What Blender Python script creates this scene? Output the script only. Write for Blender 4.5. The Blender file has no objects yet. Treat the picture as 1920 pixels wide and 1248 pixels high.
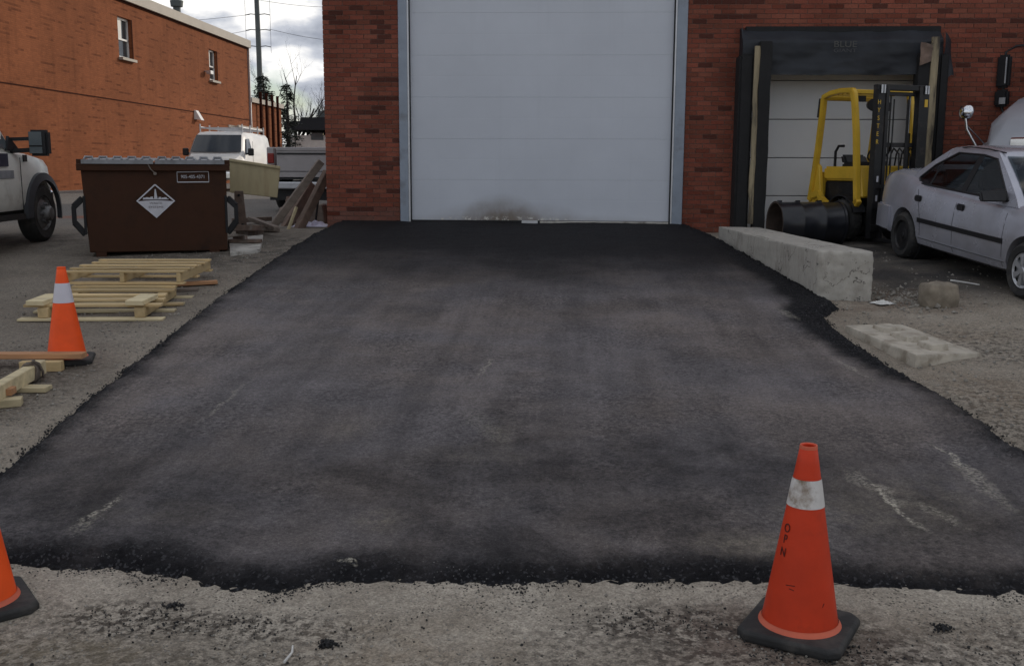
import bpy, bmesh, math, random
from mathutils import Vector, Matrix, noise
R = math.radians
random.seed(7)
S = bpy.context.scene
COL = S.collection

# ---------------------------------------------------------------- camera
FPX, IW, IH = 1900.0, 1920.0, 1248.0
HZ, VPX, ROLL = 315.0, 1056.0, 0.0045
CAM = Vector((0, 0, 1.7))
_p = math.atan2(IH/2-HZ, FPX)
_yw = math.atan2(VPX-IW/2, FPX/math.cos(_p))
FW = Vector((-math.sin(_yw)*math.cos(_p), math.cos(_yw)*math.cos(_p), -math.sin(_p)))
_r = Vector((math.cos(_yw), math.sin(_yw), 0)); _u = _r.cross(FW)
RT = _r*math.cos(ROLL)+_u*math.sin(ROLL); UP = _u*math.cos(ROLL)-_r*math.sin(ROLL)
cd = bpy.data.cameras.new('camera'); cam = bpy.data.objects.new('camera', cd); COL.objects.link(cam)
cd.sensor_width = 36; cd.lens = 36*FPX/IW; cd.clip_end = 3000; cd.clip_start = 0.05
mw = Matrix((RT, UP, -FW)).transposed().to_4x4(); mw.translation = CAM
cam.matrix_world = mw
S.camera = cam

# ---------------------------------------------------------------- world, sun, exposure
SUN_EL, SUN_AZ = 20.0, math.degrees(math.atan2(0.6, 0.75))   # azimuth from +Y towards +X
W = bpy.data.worlds.new('World'); S.world = W; W.use_nodes = True
nt = W.node_tree; nt.nodes.clear()
def N(t, kind, **kw):
    n = t.nodes.new(kind)
    for k, v in kw.items():
        if k.startswith('i_'): n.inputs[int(k[2:])].default_value = v
        else: setattr(n, k, v)
    return n
out = N(nt, 'ShaderNodeOutputWorld'); bg = N(nt, 'ShaderNodeBackground'); bg.inputs[1].default_value = 0.1
sky = N(nt, 'ShaderNodeTexSky', sky_type='NISHITA', sun_disc=False)
sky.sun_elevation = R(SUN_EL); sky.sun_rotation = R(SUN_AZ); sky.air_density = 1.0; sky.dust_density = .6
tc = N(nt, 'ShaderNodeTexCoord')
mp = N(nt, 'ShaderNodeMapping'); mp.inputs['Scale'].default_value = (1, 1, 2.4)
nt.links.new(tc.outputs['Generated'], mp.inputs['Vector'])
n1 = N(nt, 'ShaderNodeTexNoise'); n1.inputs['Scale'].default_value = 8.0; n1.inputs['Detail'].default_value = 9; n1.inputs['Roughness'].default_value = .55
n1.inputs['Distortion'].default_value = .3
nt.links.new(mp.outputs[0], n1.inputs['Vector'])
r1 = N(nt, 'ShaderNodeMapRange'); r1.inputs[1].default_value = .34; r1.inputs[2].default_value = .50
nt.links.new(n1.outputs[0], r1.inputs[0])
n2 = N(nt, 'ShaderNodeTexNoise'); n2.inputs['Scale'].default_value = 13.0; n2.inputs['Detail'].default_value = 8; n2.inputs['Roughness'].default_value = .5
mp2 = N(nt, 'ShaderNodeMapping'); mp2.inputs['Location'].default_value = (3.1, 1.7, .4); mp2.inputs['Scale'].default_value = (1, 1, 2.2)
nt.links.new(tc.outputs['Generated'], mp2.inputs['Vector']); nt.links.new(mp2.outputs[0], n2.inputs['Vector'])
cr = N(nt, 'ShaderNodeValToRGB')
cr.color_ramp.elements[0].position = .36; cr.color_ramp.elements[0].color = (3.0, 3.3, 4.0, 1)
cr.color_ramp.elements[1].position = .62; cr.color_ramp.elements[1].color = (11.5, 11.3, 11.0, 1)
e = cr.color_ramp.elements.new(.5); e.color = (5.8, 6.1, 6.8, 1)
nt.links.new(n2.outputs[0], cr.inputs[0])
mx = N(nt, 'ShaderNodeMix', data_type='RGBA')
nt.links.new(r1.outputs[0], mx.inputs[0]); nt.links.new(sky.outputs[0], mx.inputs[6]); nt.links.new(cr.outputs[0], mx.inputs[7])
nt.links.new(mx.outputs[2], bg.inputs[0]); nt.links.new(bg.outputs[0], out.inputs[0])
sd = bpy.data.lights.new('sun', 'SUN'); sd.energy = 2.2; sd.angle = R(3); sd.color = (1, .88, .74)
so = bpy.data.objects.new('sun', sd); COL.objects.link(so)
sdir = Vector((math.sin(R(SUN_AZ))*math.cos(R(SUN_EL)), math.cos(R(SUN_AZ))*math.cos(R(SUN_EL)), math.sin(R(SUN_EL))))
so.rotation_euler = sdir.to_track_quat('Z', 'Y').to_euler(); so.location = (20, 30, 30)
vs = S.view_settings; vs.view_transform = 'Standard'; vs.look = 'None'; vs.exposure = 0.0; vs.gamma = 1.0; vs.use_curve_mapping = False

# ---------------------------------------------------------------- pixel helpers
def ray(px, py): return FW+RT*((px-IW/2)/FPX)-UP*((py-IH/2)/FPX)
def aty(px, py, Y): d = ray(px, py); return CAM+d*(Y/d.y)
def atz(px, py, Z): d = ray(px, py); return CAM+d*((Z-CAM.z)/d.z)
GP = [(-60, 0), (3.5, 0), (5, .08), (12, .585), (13.7, .70), (15.2, .77), (25, .85), (2000, .85)]
def lerp_tab(t, v):
    if v <= t[0][0]: return t[0][1]
    for (a, b), (c, d) in zip(t, t[1:]):
        if v <= c: return b+(d-b)*(v-a)/(c-a)
    return t[-1][1]
def sm(v, a, b):
    t = max(0, min(1, (v-a)/(b-a))); return t*t*(3-2*t)
def gz(x, y): return lerp_tab(GP, y)+.05*sm(x, 2.7, 4.0)*sm(y, 7, 11)*(1-sm(y, 13, 15))
YW = 15.2
def rz(y): return .075+(y-4.0)/(YW-4.0)*.835
def hit(px, py, h=gz):
    d = ray(px, py); a, b = .5, 120.0; t = a
    while t < b:
        P = CAM+d*t
        if P.z < h(P.x, P.y): break
        t += .02
    return P

# ---------------------------------------------------------------- materials
MATS = {}
def base_mat(name):
    m = bpy.data.materials.new(name); m.use_nodes = True
    t = m.node_tree; b = t.nodes['Principled BSDF']; return m, t, b
def objvar(m, lo, hi):
    t = m.node_tree; b = t.nodes['Principled BSDF']; src = b.inputs['Base Color'].links[0].from_socket
    oi = N(t, 'ShaderNodeObjectInfo'); r = N(t, 'ShaderNodeMapRange'); r.inputs[3].default_value = lo; r.inputs[4].default_value = hi; t.links.new(oi.outputs['Random'], r.inputs[0])
    mu = N(t, 'ShaderNodeMix', data_type='RGBA', blend_type='MULTIPLY'); mu.inputs[0].default_value = 1; t.links.new(src, mu.inputs[6]); t.links.new(r.outputs[0], mu.inputs[7]); t.links.new(mu.outputs[2], b.inputs['Base Color'])
def mat(name, col, rough=.6, metal=0.0, var=.18, vs_=6.0, bump=.0, bs=60.0, spec=.4, stretch=(1, 1, 1), dirt=None, dsc=3.0, dlo=.5, dhi=.7, coat=0.0):
    if name in MATS: return MATS[name]
    m, t, b = base_mat(name); L = t.links.new
    tc = N(t, 'ShaderNodeTexCoord'); mp = N(t, 'ShaderNodeMapping'); mp.inputs['Scale'].default_value = stretch
    L(tc.outputs['Object'], mp.inputs['Vector'])
    nz = N(t, 'ShaderNodeTexNoise'); nz.inputs['Scale'].default_value = vs_; nz.inputs['Detail'].default_value = 7; nz.inputs['Roughness'].default_value = .6
    L(mp.outputs[0], nz.inputs['Vector'])
    rg = N(t, 'ShaderNodeMapRange'); rg.inputs[1].default_value = .3; rg.inputs[2].default_value = .7; rg.inputs[3].default_value = 1-var; rg.inputs[4].default_value = 1+var
    L(nz.outputs[0], rg.inputs[0])
    mul = N(t, 'ShaderNodeMix', data_type='RGBA', blend_type='MULTIPLY'); mul.inputs[0].default_value = 1
    mul.inputs[6].default_value = (*col, 1); L(rg.outputs[0], mul.inputs[7])
    src = mul.outputs[2]
    if dirt:
        n3 = N(t, 'ShaderNodeTexNoise'); n3.inputs['Scale'].default_value = dsc; n3.inputs['Detail'].default_value = 9; n3.inputs['Roughness'].default_value = .65
        L(mp.outputs[0], n3.inputs['Vector'])
        r3 = N(t, 'ShaderNodeMapRange'); r3.inputs[1].default_value = dlo; r3.inputs[2].default_value = dhi
        L(n3.outputs[0], r3.inputs[0])
        m3 = N(t, 'ShaderNodeMix', data_type='RGBA'); m3.inputs[7].default_value = (*dirt, 1)
        L(r3.outputs[0], m3.inputs[0]); L(src, m3.inputs[6]); src = m3.outputs[2]
    L(src, b.inputs['Base Color'])
    rr = N(t, 'ShaderNodeMapRange'); rr.inputs[3].default_value = max(.02, rough-.08); rr.inputs[4].default_value = min(1, rough+.08)
    L(nz.outputs[0], rr.inputs[0]); L(rr.outputs[0], b.inputs['Roughness'])
    b.inputs['Metallic'].default_value = metal; b.inputs['Specular IOR Level'].default_value = spec
    if coat: b.inputs['Coat Weight'].default_value = coat; b.inputs['Coat Roughness'].default_value = .08
    if bump:
        nb = N(t, 'ShaderNodeTexNoise'); nb.inputs['Scale'].default_value = bs; nb.inputs['Detail'].default_value = 5
        L(mp.outputs[0], nb.inputs['Vector'])
        bp = N(t, 'ShaderNodeBump'); bp.inputs['Strength'].default_value = bump; bp.inputs['Distance'].default_value = .01
        L(nb.outputs[0], bp.inputs['Height']); L(bp.outputs[0], b.inputs['Normal'])
    MATS[name] = m; return m

# brick pieces: colour from the object colour (single bricks) or from a colour attribute (joined bricks)
def brick_piece_mat(name, attr):
    m, t, b = base_mat(name); L = t.links.new
    if attr: c = N(t, 'ShaderNodeAttribute', attribute_name='col'); co = c.outputs['Color']
    else: c = N(t, 'ShaderNodeObjectInfo'); co = c.outputs['Color']
    g = N(t, 'ShaderNodeNewGeometry')
    nz = N(t, 'ShaderNodeTexNoise'); nz.inputs['Scale'].default_value = 45; nz.inputs['Detail'].default_value = 6
    L(g.outputs['Position'], nz.inputs['Vector'])
    rg = N(t, 'ShaderNodeMapRange'); rg.inputs[1].default_value = .3; rg.inputs[2].default_value = .7; rg.inputs[3].default_value = .8; rg.inputs[4].default_value = 1.18
    L(nz.outputs[0], rg.inputs[0])
    mu = N(t, 'ShaderNodeMix', data_type='RGBA', blend_type='MULTIPLY'); mu.inputs[0].default_value = 1
    L(co, mu.inputs[6]); L(rg.outputs[0], mu.inputs[7])
    n2 = N(t, 'ShaderNodeTexNoise'); n2.inputs['Scale'].default_value = 1.1; n2.inputs['Detail'].default_value = 6
    L(g.outputs['Position'], n2.inputs['Vector'])
    r2 = N(t, 'ShaderNodeMapRange'); r2.inputs[1].default_value = .35; r2.inputs[2].default_value = .7; r2.inputs[3].default_value = .78; r2.inputs[4].default_value = 1.15
    L(n2.outputs[0], r2.inputs[0])
    m2 = N(t, 'ShaderNodeMix', data_type='RGBA', blend_type='MULTIPLY'); m2.inputs[0].default_value = 1
    L(mu.outputs[2], m2.inputs[6]); L(r2.outputs[0], m2.inputs[7])
    L(m2.outputs[2], b.inputs['Base Color']); b.inputs['Roughness'].default_value = .9; b.inputs['Specular IOR Level'].default_value = .12
    bp = N(t, 'ShaderNodeBump'); bp.inputs['Strength'].default_value = .35; bp.inputs['Distance'].default_value = .004
    nb = N(t, 'ShaderNodeTexNoise'); nb.inputs['Scale'].default_value = 160; L(g.outputs['Position'], nb.inputs['Vector'])
    L(nb.outputs[0], bp.inputs['Height']); L(bp.outputs[0], b.inputs['Normal'])
    return m

# far brick walls: courses too small to pick apart
def brick_wall_mat(name, c1, c2, dark, mortar, axis):
    m, t, b = base_mat(name); L = t.links.new
    g = N(t, 'ShaderNodeNewGeometry'); sp = N(t, 'ShaderNodeSeparateXYZ'); L(g.outputs['Position'], sp.inputs[0])
    cb = N(t, 'ShaderNodeCombineXYZ'); L(sp.outputs[axis], cb.inputs[0]); L(sp.outputs[2], cb.inputs[1])
    br = N(t, 'ShaderNodeTexBrick'); L(cb.outputs[0], br.inputs['Vector'])
    br.inputs['Scale'].default_value = 1; br.inputs['Brick Width'].default_value = .203; br.inputs['Row Height'].default_value = .0677; br.inputs['Mortar Size'].default_value = .006
    br.inputs['Color1'].default_value = (*c1, 1); br.inputs['Color2'].default_value = (*c2, 1); br.inputs['Mortar'].default_value = (*mortar, 1); br.inputs['Bias'].default_value = -.1
    br.inputs['Mortar Smooth'].default_value = .3
    # dark headers in runs along the courses
    sc = N(t, 'ShaderNodeMapping'); sc.inputs['Scale'].default_value = (1.1, 14.77, 1); L(cb.outputs[0], sc.inputs['Vector'])
    sn = N(t, 'ShaderNodeVectorMath', operation='SNAP'); sn.inputs[1].default_value = (.22, 1, 1); L(sc.outputs[0], sn.inputs[0])
    wn = N(t, 'ShaderNodeTexNoise'); wn.inputs['Scale'].default_value = .83; wn.inputs['Detail'].default_value = 3; L(sn.outputs[0], wn.inputs['Vector'])
    dr = N(t, 'ShaderNodeMapRange'); dr.inputs[1].default_value = .57; dr.inputs[2].default_value = .66; dr.inputs[4].default_value = .6; L(wn.outputs[0], dr.inputs[0])
    mx = N(t, 'ShaderNodeMix', data_type='RGBA'); L(dr.outputs[0], mx.inputs[0]); L(br.outputs['Color'], mx.inputs[6]); mx.inputs[7].default_value = (*dark, 1)
    n2 = N(t, 'ShaderNodeTexNoise'); n2.inputs['Scale'].default_value = .35; n2.inputs['Detail'].default_value = 8; n2.inputs['Roughness'].default_value = .65; L(g.outputs['Position'], n2.inputs['Vector'])
    r2 = N(t, 'ShaderNodeMapRange'); r2.inputs[1].default_value = .3; r2.inputs[2].default_value = .7; r2.inputs[3].default_value = .82; r2.inputs[4].default_value = 1.15; L(n2.outputs[0], r2.inputs[0])
    # rain streaks
    s3 = N(t, 'ShaderNodeMapping'); s3.inputs['Scale'].default_value = (1.6, .12, 1); L(cb.outputs[0], s3.inputs['Vector'])
    n3 = N(t, 'ShaderNodeTexNoise'); n3.inputs['Scale'].default_value = 2; n3.inputs['Detail'].default_value = 6; L(s3.outputs[0], n3.inputs['Vector'])
    r3 = N(t, 'ShaderNodeMapRange'); r3.inputs[1].default_value = .5; r3.inputs[2].default_value = .75; r3.inputs[3].default_value = 1; r3.inputs[4].default_value = .8; L(n3.outputs[0], r3.inputs[0])
    mm = N(t, 'ShaderNodeMath', operation='MULTIPLY'); L(r2.outputs[0], mm.inputs[0]); L(r3.outputs[0], mm.inputs[1])
    m2 = N(t, 'ShaderNodeMix', data_type='RGBA', blend_type='MULTIPLY'); m2.inputs[0].default_value = 1; L(mx.outputs[2], m2.inputs[6]); L(mm.outputs[0], m2.inputs[7])
    L(m2.outputs[2], b.inputs['Base Color']); b.inputs['Roughness'].default_value = .92; b.inputs['Specular IOR Level'].default_value = .1
    bp = N(t, 'ShaderNodeBump'); bp.inputs['Strength'].default_value = .5; bp.inputs['Distance'].default_value = .008; bp.invert = True
    L(br.outputs['Fac'], bp.inputs['Height']); L(bp.outputs[0], b.inputs['Normal'])
    return m

def blob(t, vec, c, sx, sy, rot=0.0):
    """soft elliptical stain mask in the XY plane (1 at centre)"""
    mp = N(t, 'ShaderNodeMapping', vector_type='TEXTURE'); mp.inputs['Location'].default_value = (c[0], c[1], c[2] if len(c) > 2 else 0)
    mp.inputs['Rotation'].default_value = (0, 0, rot); mp.inputs['Scale'].default_value = (sx, sy, 1e3)
    t.links.new(vec, mp.inputs['Vector'])
    g = N(t, 'ShaderNodeTexGradient', gradient_type='SPHERICAL'); t.links.new(mp.outputs[0], g.inputs[0])
    return g.outputs['Fac']
def mth(t, op, a, b=None, clamp=False):
    n = N(t, 'ShaderNodeMath', operation=op, use_clamp=clamp)
    for i, v in enumerate((a, b)):
        if v is None: continue
        if isinstance(v, (int, float)): n.inputs[i].default_value = v
        else: t.links.new(v, n.inputs[i])
    return n.outputs[0]
def mixc(t, f, a, b):
    n = N(t, 'ShaderNodeMix', data_type='RGBA')
    for i, v in ((0, f), (6, a), (7, b)):
        if isinstance(v, tuple): n.inputs[i].default_value = (*v, 1)
        elif isinstance(v, (int, float)): n.inputs[i].default_value = v
        else: t.links.new(v, n.inputs[i])
    return n.outputs[2]
def noisef(t, vec, scale, lo, hi, detail=7, rough=.6, o0=0.0, o1=1.0, dist=0.0):
    n = N(t, 'ShaderNodeTexNoise'); n.inputs['Scale'].default_value = scale; n.inputs['Detail'].default_value = detail; n.inputs['Roughness'].default_value = rough; n.inputs['Distortion'].default_value = dist
    t.links.new(vec, n.inputs['Vector'])
    r = N(t, 'ShaderNodeMapRange'); r.inputs[1].default_value = lo; r.inputs[2].default_value = hi; r.inputs[3].default_value = o0; r.inputs[4].default_value = o1
    t.links.new(n.outputs[0], r.inputs[0]); return r.outputs[0]
def off(t, vec, o):
    n = N(t, 'ShaderNodeVectorMath', operation='ADD'); n.inputs[1].default_value = o; t.links.new(vec, n.inputs[0]); return n.outputs[0]

def ground_mat():
    m, t, b = base_mat('gravel_ground'); L = t.links.new
    v = N(t, 'ShaderNodeNewGeometry').outputs['Position']
    sp = N(t, 'ShaderNodeSeparateXYZ'); L(v, sp.inputs[0]); X, Y = sp.outputs[0], sp.outputs[1]
    base = mixc(t, noisef(t, v, .8, .35, .65), (.27, .228, .18), (.38, .335, .275))
    # paler concrete dust along the front of the ramp
    f1 = N(t, 'ShaderNodeMapRange'); f1.inputs[1].default_value = 5.5; f1.inputs[2].default_value = 3.9; L(Y, f1.inputs[0])
    pale = mth(t, 'MULTIPLY', f1.outputs[0], noisef(t, off(t, v, (4, 1, 0)), 1.7, .38, .62))
    base = mixc(t, mth(t, 'MULTIPLY', pale, .85), base, (.50, .445, .37))
    # left yard: darker grey-brown packed dirt
    fl = N(t, 'ShaderNodeMapRange'); fl.inputs[1].default_value = -2.9; fl.inputs[2].default_value = -3.6; L(X, fl.inputs[0])
    fy = N(t, 'ShaderNodeMapRange'); fy.inputs[1].default_value = 4.5; fy.inputs[2].default_value = 6.5; L(Y, fy.inputs[0])
    base = mixc(t, mth(t, 'MULTIPLY', mth(t, 'MULTIPLY', fl.outputs[0], fy.outputs[0]), noisef(t, v, 1.3, .3, .7, o0=.5, o1=1)), base, (.20, .172, .142))
    # right yard: brown patches and darker gravel around the parked car
    br = mth(t, 'MULTIPLY', blob(t, v, (3.2, 9.9), 1.2, 1.0), noisef(t, off(t, v, (1, 9, 0)), 3, .42, .6))
    base = mixc(t, br, base, (.15, .10, .07))
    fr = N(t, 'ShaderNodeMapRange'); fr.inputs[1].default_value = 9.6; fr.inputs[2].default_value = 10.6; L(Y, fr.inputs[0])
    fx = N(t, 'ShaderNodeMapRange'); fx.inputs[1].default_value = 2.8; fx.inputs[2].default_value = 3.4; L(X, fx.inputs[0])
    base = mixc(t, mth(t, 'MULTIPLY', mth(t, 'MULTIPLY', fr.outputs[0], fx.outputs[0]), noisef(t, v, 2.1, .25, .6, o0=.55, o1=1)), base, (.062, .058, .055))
    # far yard asphalt
    fa = N(t, 'ShaderNodeMapRange'); fa.inputs[1].default_value = 14.5; fa.inputs[2].default_value = 18; L(Y, fa.inputs[0])
    base = mixc(t, mth(t, 'MULTIPLY', fa.outputs[0], .8), base, (.17, .165, .155))
    # spilled red brick dust by the wall, wet patches
    base = mixc(t, mth(t, 'MULTIPLY', blob(t, v, (-8.4, 18.0), 1.3, .7), noisef(t, v, 4, .35, .5)), base, (.33, .10, .045))
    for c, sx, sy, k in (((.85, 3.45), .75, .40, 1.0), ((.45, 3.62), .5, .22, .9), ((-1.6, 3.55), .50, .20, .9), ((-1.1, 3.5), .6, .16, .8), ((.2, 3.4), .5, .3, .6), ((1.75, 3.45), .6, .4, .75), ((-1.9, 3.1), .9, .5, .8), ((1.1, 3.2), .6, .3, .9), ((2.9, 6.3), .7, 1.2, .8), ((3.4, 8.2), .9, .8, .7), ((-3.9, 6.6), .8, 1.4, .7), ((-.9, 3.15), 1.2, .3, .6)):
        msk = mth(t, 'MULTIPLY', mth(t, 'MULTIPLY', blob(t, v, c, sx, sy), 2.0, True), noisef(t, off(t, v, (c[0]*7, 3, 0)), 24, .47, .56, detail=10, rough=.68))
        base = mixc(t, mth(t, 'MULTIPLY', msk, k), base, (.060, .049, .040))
    for c, sx, sy, k, cc in (((-4.0, 13.0), 1.1, 2.4, .9, (.055, .05, .045)), ((-5.1, 12.0), 1.5, .9, .7, (.07, .06, .05)), ((-7.6, 13.6), 2.0, 1.6, .7, (.06, .055, .05)), ((-4.2, 9.2), 1.1, 1.2, .5, (.11, .09, .07)), ((2.5, 5.6), .5, 1.6, .5, (.15, .12, .09)), ((-3.5, 7.0), .8, .5, .5, (.11, .09, .07)), ((1.0, 3.55), .45, .22, .8, (.10, .08, .065)), ((-1.9, 3.15), 1.0, .55, .8, (.20, .165, .115)), ((.75, 3.5), .55, .45, .75, (.17, .125, .10)), ((-.55, 3.35), .5, .35, .5, (.30, .235, .165)), ((1.6, 3.6), .7, .3, .5, (.27, .22, .17)), ((2.9, 6.9), .6, .8, .6, (.25, .19, .135)), ((3.3, 8.6), .8, .5, .5, (.28, .22, .16))):  # blobs by dumpster, truck, ramp top: dark soil plus painted contact shade; rest dirt
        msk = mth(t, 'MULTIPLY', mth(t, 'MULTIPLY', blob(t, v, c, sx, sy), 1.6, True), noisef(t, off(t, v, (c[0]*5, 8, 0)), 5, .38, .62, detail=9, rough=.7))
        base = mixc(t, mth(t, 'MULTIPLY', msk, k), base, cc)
    # fine grit, small stones
    grit = noisef(t, v, 130, .3, .7, detail=4, o0=.72, o1=1.25)
    grit2 = noisef(t, off(t, v, (2, 2, 2)), 28, .3, .7, detail=6, o0=.8, o1=1.18)
    gm = mth(t, 'MULTIPLY', grit, grit2)
    mu = N(t, 'ShaderNodeMix', data_type='RGBA', blend_type='MULTIPLY'); mu.inputs[0].default_value = 1; L(base, mu.inputs[6]); L(gm, mu.inputs[7])
    vo = N(t, 'ShaderNodeTexVoronoi'); vo.inputs['Scale'].default_value = 55; L(v, vo.inputs['Vector'])
    spk = mth(t, 'MULTIPLY', mth(t, 'LESS_THAN', vo.outputs['Distance'], noisef(t, v, 40, .3, .7, o0=.12, o1=.40)), noisef(t, off(t, v, (7, 1, 0)), 3.0, .46, .58, detail=8))
    col = mixc(t, mth(t, 'MULTIPLY', spk, .75), mu.outputs[2], (.05, .045, .04))
    v3 = N(t, 'ShaderNodeTexVoronoi'); v3.inputs['Scale'].default_value = 120; L(v, v3.inputs['Vector'])
    s3 = N(t, 'ShaderNodeSeparateColor'); L(v3.outputs['Color'], s3.inputs[0])
    g3 = N(t, 'ShaderNodeMapRange'); g3.inputs[3].default_value = .78; g3.inputs[4].default_value = 1.2; L(s3.outputs[0], g3.inputs[0])
    mu3 = N(t, 'ShaderNodeMix', data_type='RGBA', blend_type='MULTIPLY'); mu3.inputs[0].default_value = 1; L(col, mu3.inputs[6]); L(g3.outputs[0], mu3.inputs[7]); col = mu3.outputs[2]
    L(col, b.inputs['Base Color']); b.inputs['Roughness'].default_value = .92; b.inputs['Specular IOR Level'].default_value = .25
    bp = N(t, 'ShaderNodeBump'); bp.inputs['Strength'].default_value = .7; bp.inputs['Distance'].default_value = .012
    h = mth(t, 'ADD', noisef(t, v, 95, .2, .8, detail=5), mth(t, 'MULTIPLY', noisef(t, v, 22, .2, .8), 1.4))
    L(h, bp.inputs['Height']); L(bp.outputs[0], b.inputs['Normal'])
    return m

def ramp_mat():
    m, t, b = base_mat('fresh_asphalt'); L = t.links.new
    v = N(t, 'ShaderNodeNewGeometry').outputs['Position']
    sp = N(t, 'ShaderNodeSeparateXYZ'); L(v, sp.inputs[0]); X, Y = sp.outputs[0], sp.outputs[1]
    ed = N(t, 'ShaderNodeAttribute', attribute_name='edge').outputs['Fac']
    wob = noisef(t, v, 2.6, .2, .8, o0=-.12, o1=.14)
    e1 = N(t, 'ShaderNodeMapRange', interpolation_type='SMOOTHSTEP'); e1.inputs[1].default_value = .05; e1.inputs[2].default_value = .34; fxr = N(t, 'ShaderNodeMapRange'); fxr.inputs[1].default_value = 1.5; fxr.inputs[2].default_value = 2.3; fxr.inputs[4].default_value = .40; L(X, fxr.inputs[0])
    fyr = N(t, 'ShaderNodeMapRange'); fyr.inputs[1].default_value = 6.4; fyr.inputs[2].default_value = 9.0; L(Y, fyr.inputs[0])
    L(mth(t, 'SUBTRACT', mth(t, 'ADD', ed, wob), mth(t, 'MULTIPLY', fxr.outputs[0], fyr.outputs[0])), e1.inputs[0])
    # paler middle against black uncompacted rim; blacker towards the upper end
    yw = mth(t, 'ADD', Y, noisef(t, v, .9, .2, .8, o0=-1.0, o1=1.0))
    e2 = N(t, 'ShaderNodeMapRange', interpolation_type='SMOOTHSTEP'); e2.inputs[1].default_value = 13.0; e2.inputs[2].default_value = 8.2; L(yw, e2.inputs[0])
    pale_mix = mth(t, 'MULTIPLY', e1.outputs[0], mth(t, 'ADD', mth(t, 'MULTIPLY', e2.outputs[0], .96), .04))
    # lower end: less compacted, black mix showing in broad ragged patches
    e3 = N(t, 'ShaderNodeMapRange', interpolation_type='SMOOTHSTEP'); e3.inputs[1].default_value = 4.2; e3.inputs[2].default_value = 6.6; L(Y, e3.inputs[0])
    lowp = noisef(t, off(t, v, (11, 2, 0)), 1.1, .40, .62, detail=9, rough=.7, dist=.6)
    pale_mix = mth(t, 'MULTIPLY', pale_mix, mth(t, 'SUBTRACT', 1.0, mth(t, 'MULTIPLY', mth(t, 'MULTIPLY', mth(t, 'SUBTRACT', 1.0, e3.outputs[0]), .72), mth(t, 'ADD', mth(t, 'MULTIPLY', lowp, .75), .25))))
    for c, sx, sy, k in (((.55, 5.3), 1.7, .5, .55), ((-.2, 6.4), .32, 1.5, .45), ((-.9, 4.9), 1.3, .45, .4), ((1.9, 4.6), .8, .5, .35), ((-2.3, 4.7), .7, .6, .4), ((.15, 8.6), .22, 1.8, .3), ((-1.9, 8.0), .25, 2.4, .25)):
        pale_mix = mth(t, 'MULTIPLY', pale_mix, mth(t, 'SUBTRACT', 1.0, mth(t, 'MULTIPLY', mth(t, 'MULTIPLY', mth(t, 'MULTIPLY', blob(t, v, c, sx, sy), 1.6, True), noisef(t, off(t, v, (c[0]*9, c[1], 0)), 3.2, .38, .60, detail=9, rough=.7)), k)))
    # roller passes: long streaks up the slope
    mp = N(t, 'ShaderNodeMapping'); mp.inputs['Scale'].default_value = (2.2, .16, 1); L(v, mp.inputs['Vector'])
    st = noisef(t, mp.outputs[0], 2.4, .3, .7, detail=6, o0=.74, o1=1.16)
    pt = noisef(t, off(t, v, (3, 8, 0)), 1.5, .3, .68, detail=8, rough=.65, o0=.70, o1=1.14)
    pale_mix = mth(t, 'MULTIPLY', pale_mix, mth(t, 'MULTIPLY', st, pt))
    tint = mixc(t, noisef(t, off(t, v, (9, 0, 0)), .9, .4, .6), (.166, .151, .154), (.190, .163, .152))
    col = mixc(t, pale_mix, (.0075, .0075, .009), tint)
    mott = noisef(t, off(t, v, (21, 4, 0)), 34, .44, .60, detail=7, rough=.7)
    mz = noisef(t, off(t, v, (2, 14, 0)), 1.6, .42, .60, detail=6)
    col = mixc(t, mth(t, 'MULTIPLY', mth(t, 'MULTIPLY', mott, mz), .55), col, (.018, .018, .021))
    # pale scuffs and dusty patches
    wn_ = N(t, 'ShaderNodeTexNoise'); wn_.inputs['Scale'].default_value = 7; wn_.inputs['Detail'].default_value = 6; L(v, wn_.inputs['Vector'])
    wm_ = N(t, 'ShaderNodeVectorMath', operation='MULTIPLY_ADD'); L(wn_.outputs['Color'], wm_.inputs[0]); wm_.inputs[1].default_value = (.16, .16, 0); wm_.inputs[2].default_value = (-.08, -.08, 0)
    wa_ = N(t, 'ShaderNodeVectorMath', operation='ADD'); L(v, wa_.inputs[0]); L(wm_.outputs[0], wa_.inputs[1]); vw = wa_.outputs[0]
    def seg(p, q, w):
        A, B = atr(*p), atr(*q); c = (A+B)/2; d = B-A
        return blob(t, vw, (c.x, c.y), d.length/2*1.15, w, math.atan2(d.y, d.x))
    rough_n = noisef(t, off(t, v, (5, 5, 0)), 55, .42, .6, detail=6)
    for p, q, w, k in (((1615, 890), (1735, 992), .022, 1.0), ((1640, 905), (1700, 955), .05, .5), ((1750, 830), (1830, 880), .022, .8), ((1780, 850), (1905, 955), .06, .45), ((1590, 880), (1660, 930), .07, .35),
                       ((150, 985), (228, 925), .022, .7), ((120, 1010), (190, 960), .06, .3), ((370, 795), (470, 712), .03, .35), ((895, 705), (925, 668), .02, .5), ((1560, 670), (1640, 715), .03, .45), ((1450, 575), (1500, 600), .05, .35),
                       ((625, 1050), (672, 1058), .018, .8), ((1700, 930), (1820, 990), .05, .35), ((870, 760), (960, 840), .10, .16)):
        col = mixc(t, mth(t, 'MULTIPLY', mth(t, 'MULTIPLY', mth(t, 'MULTIPLY', seg(p, q, w), 1.8, True), rough_n), k), col, (.50, .46, .38))
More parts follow.
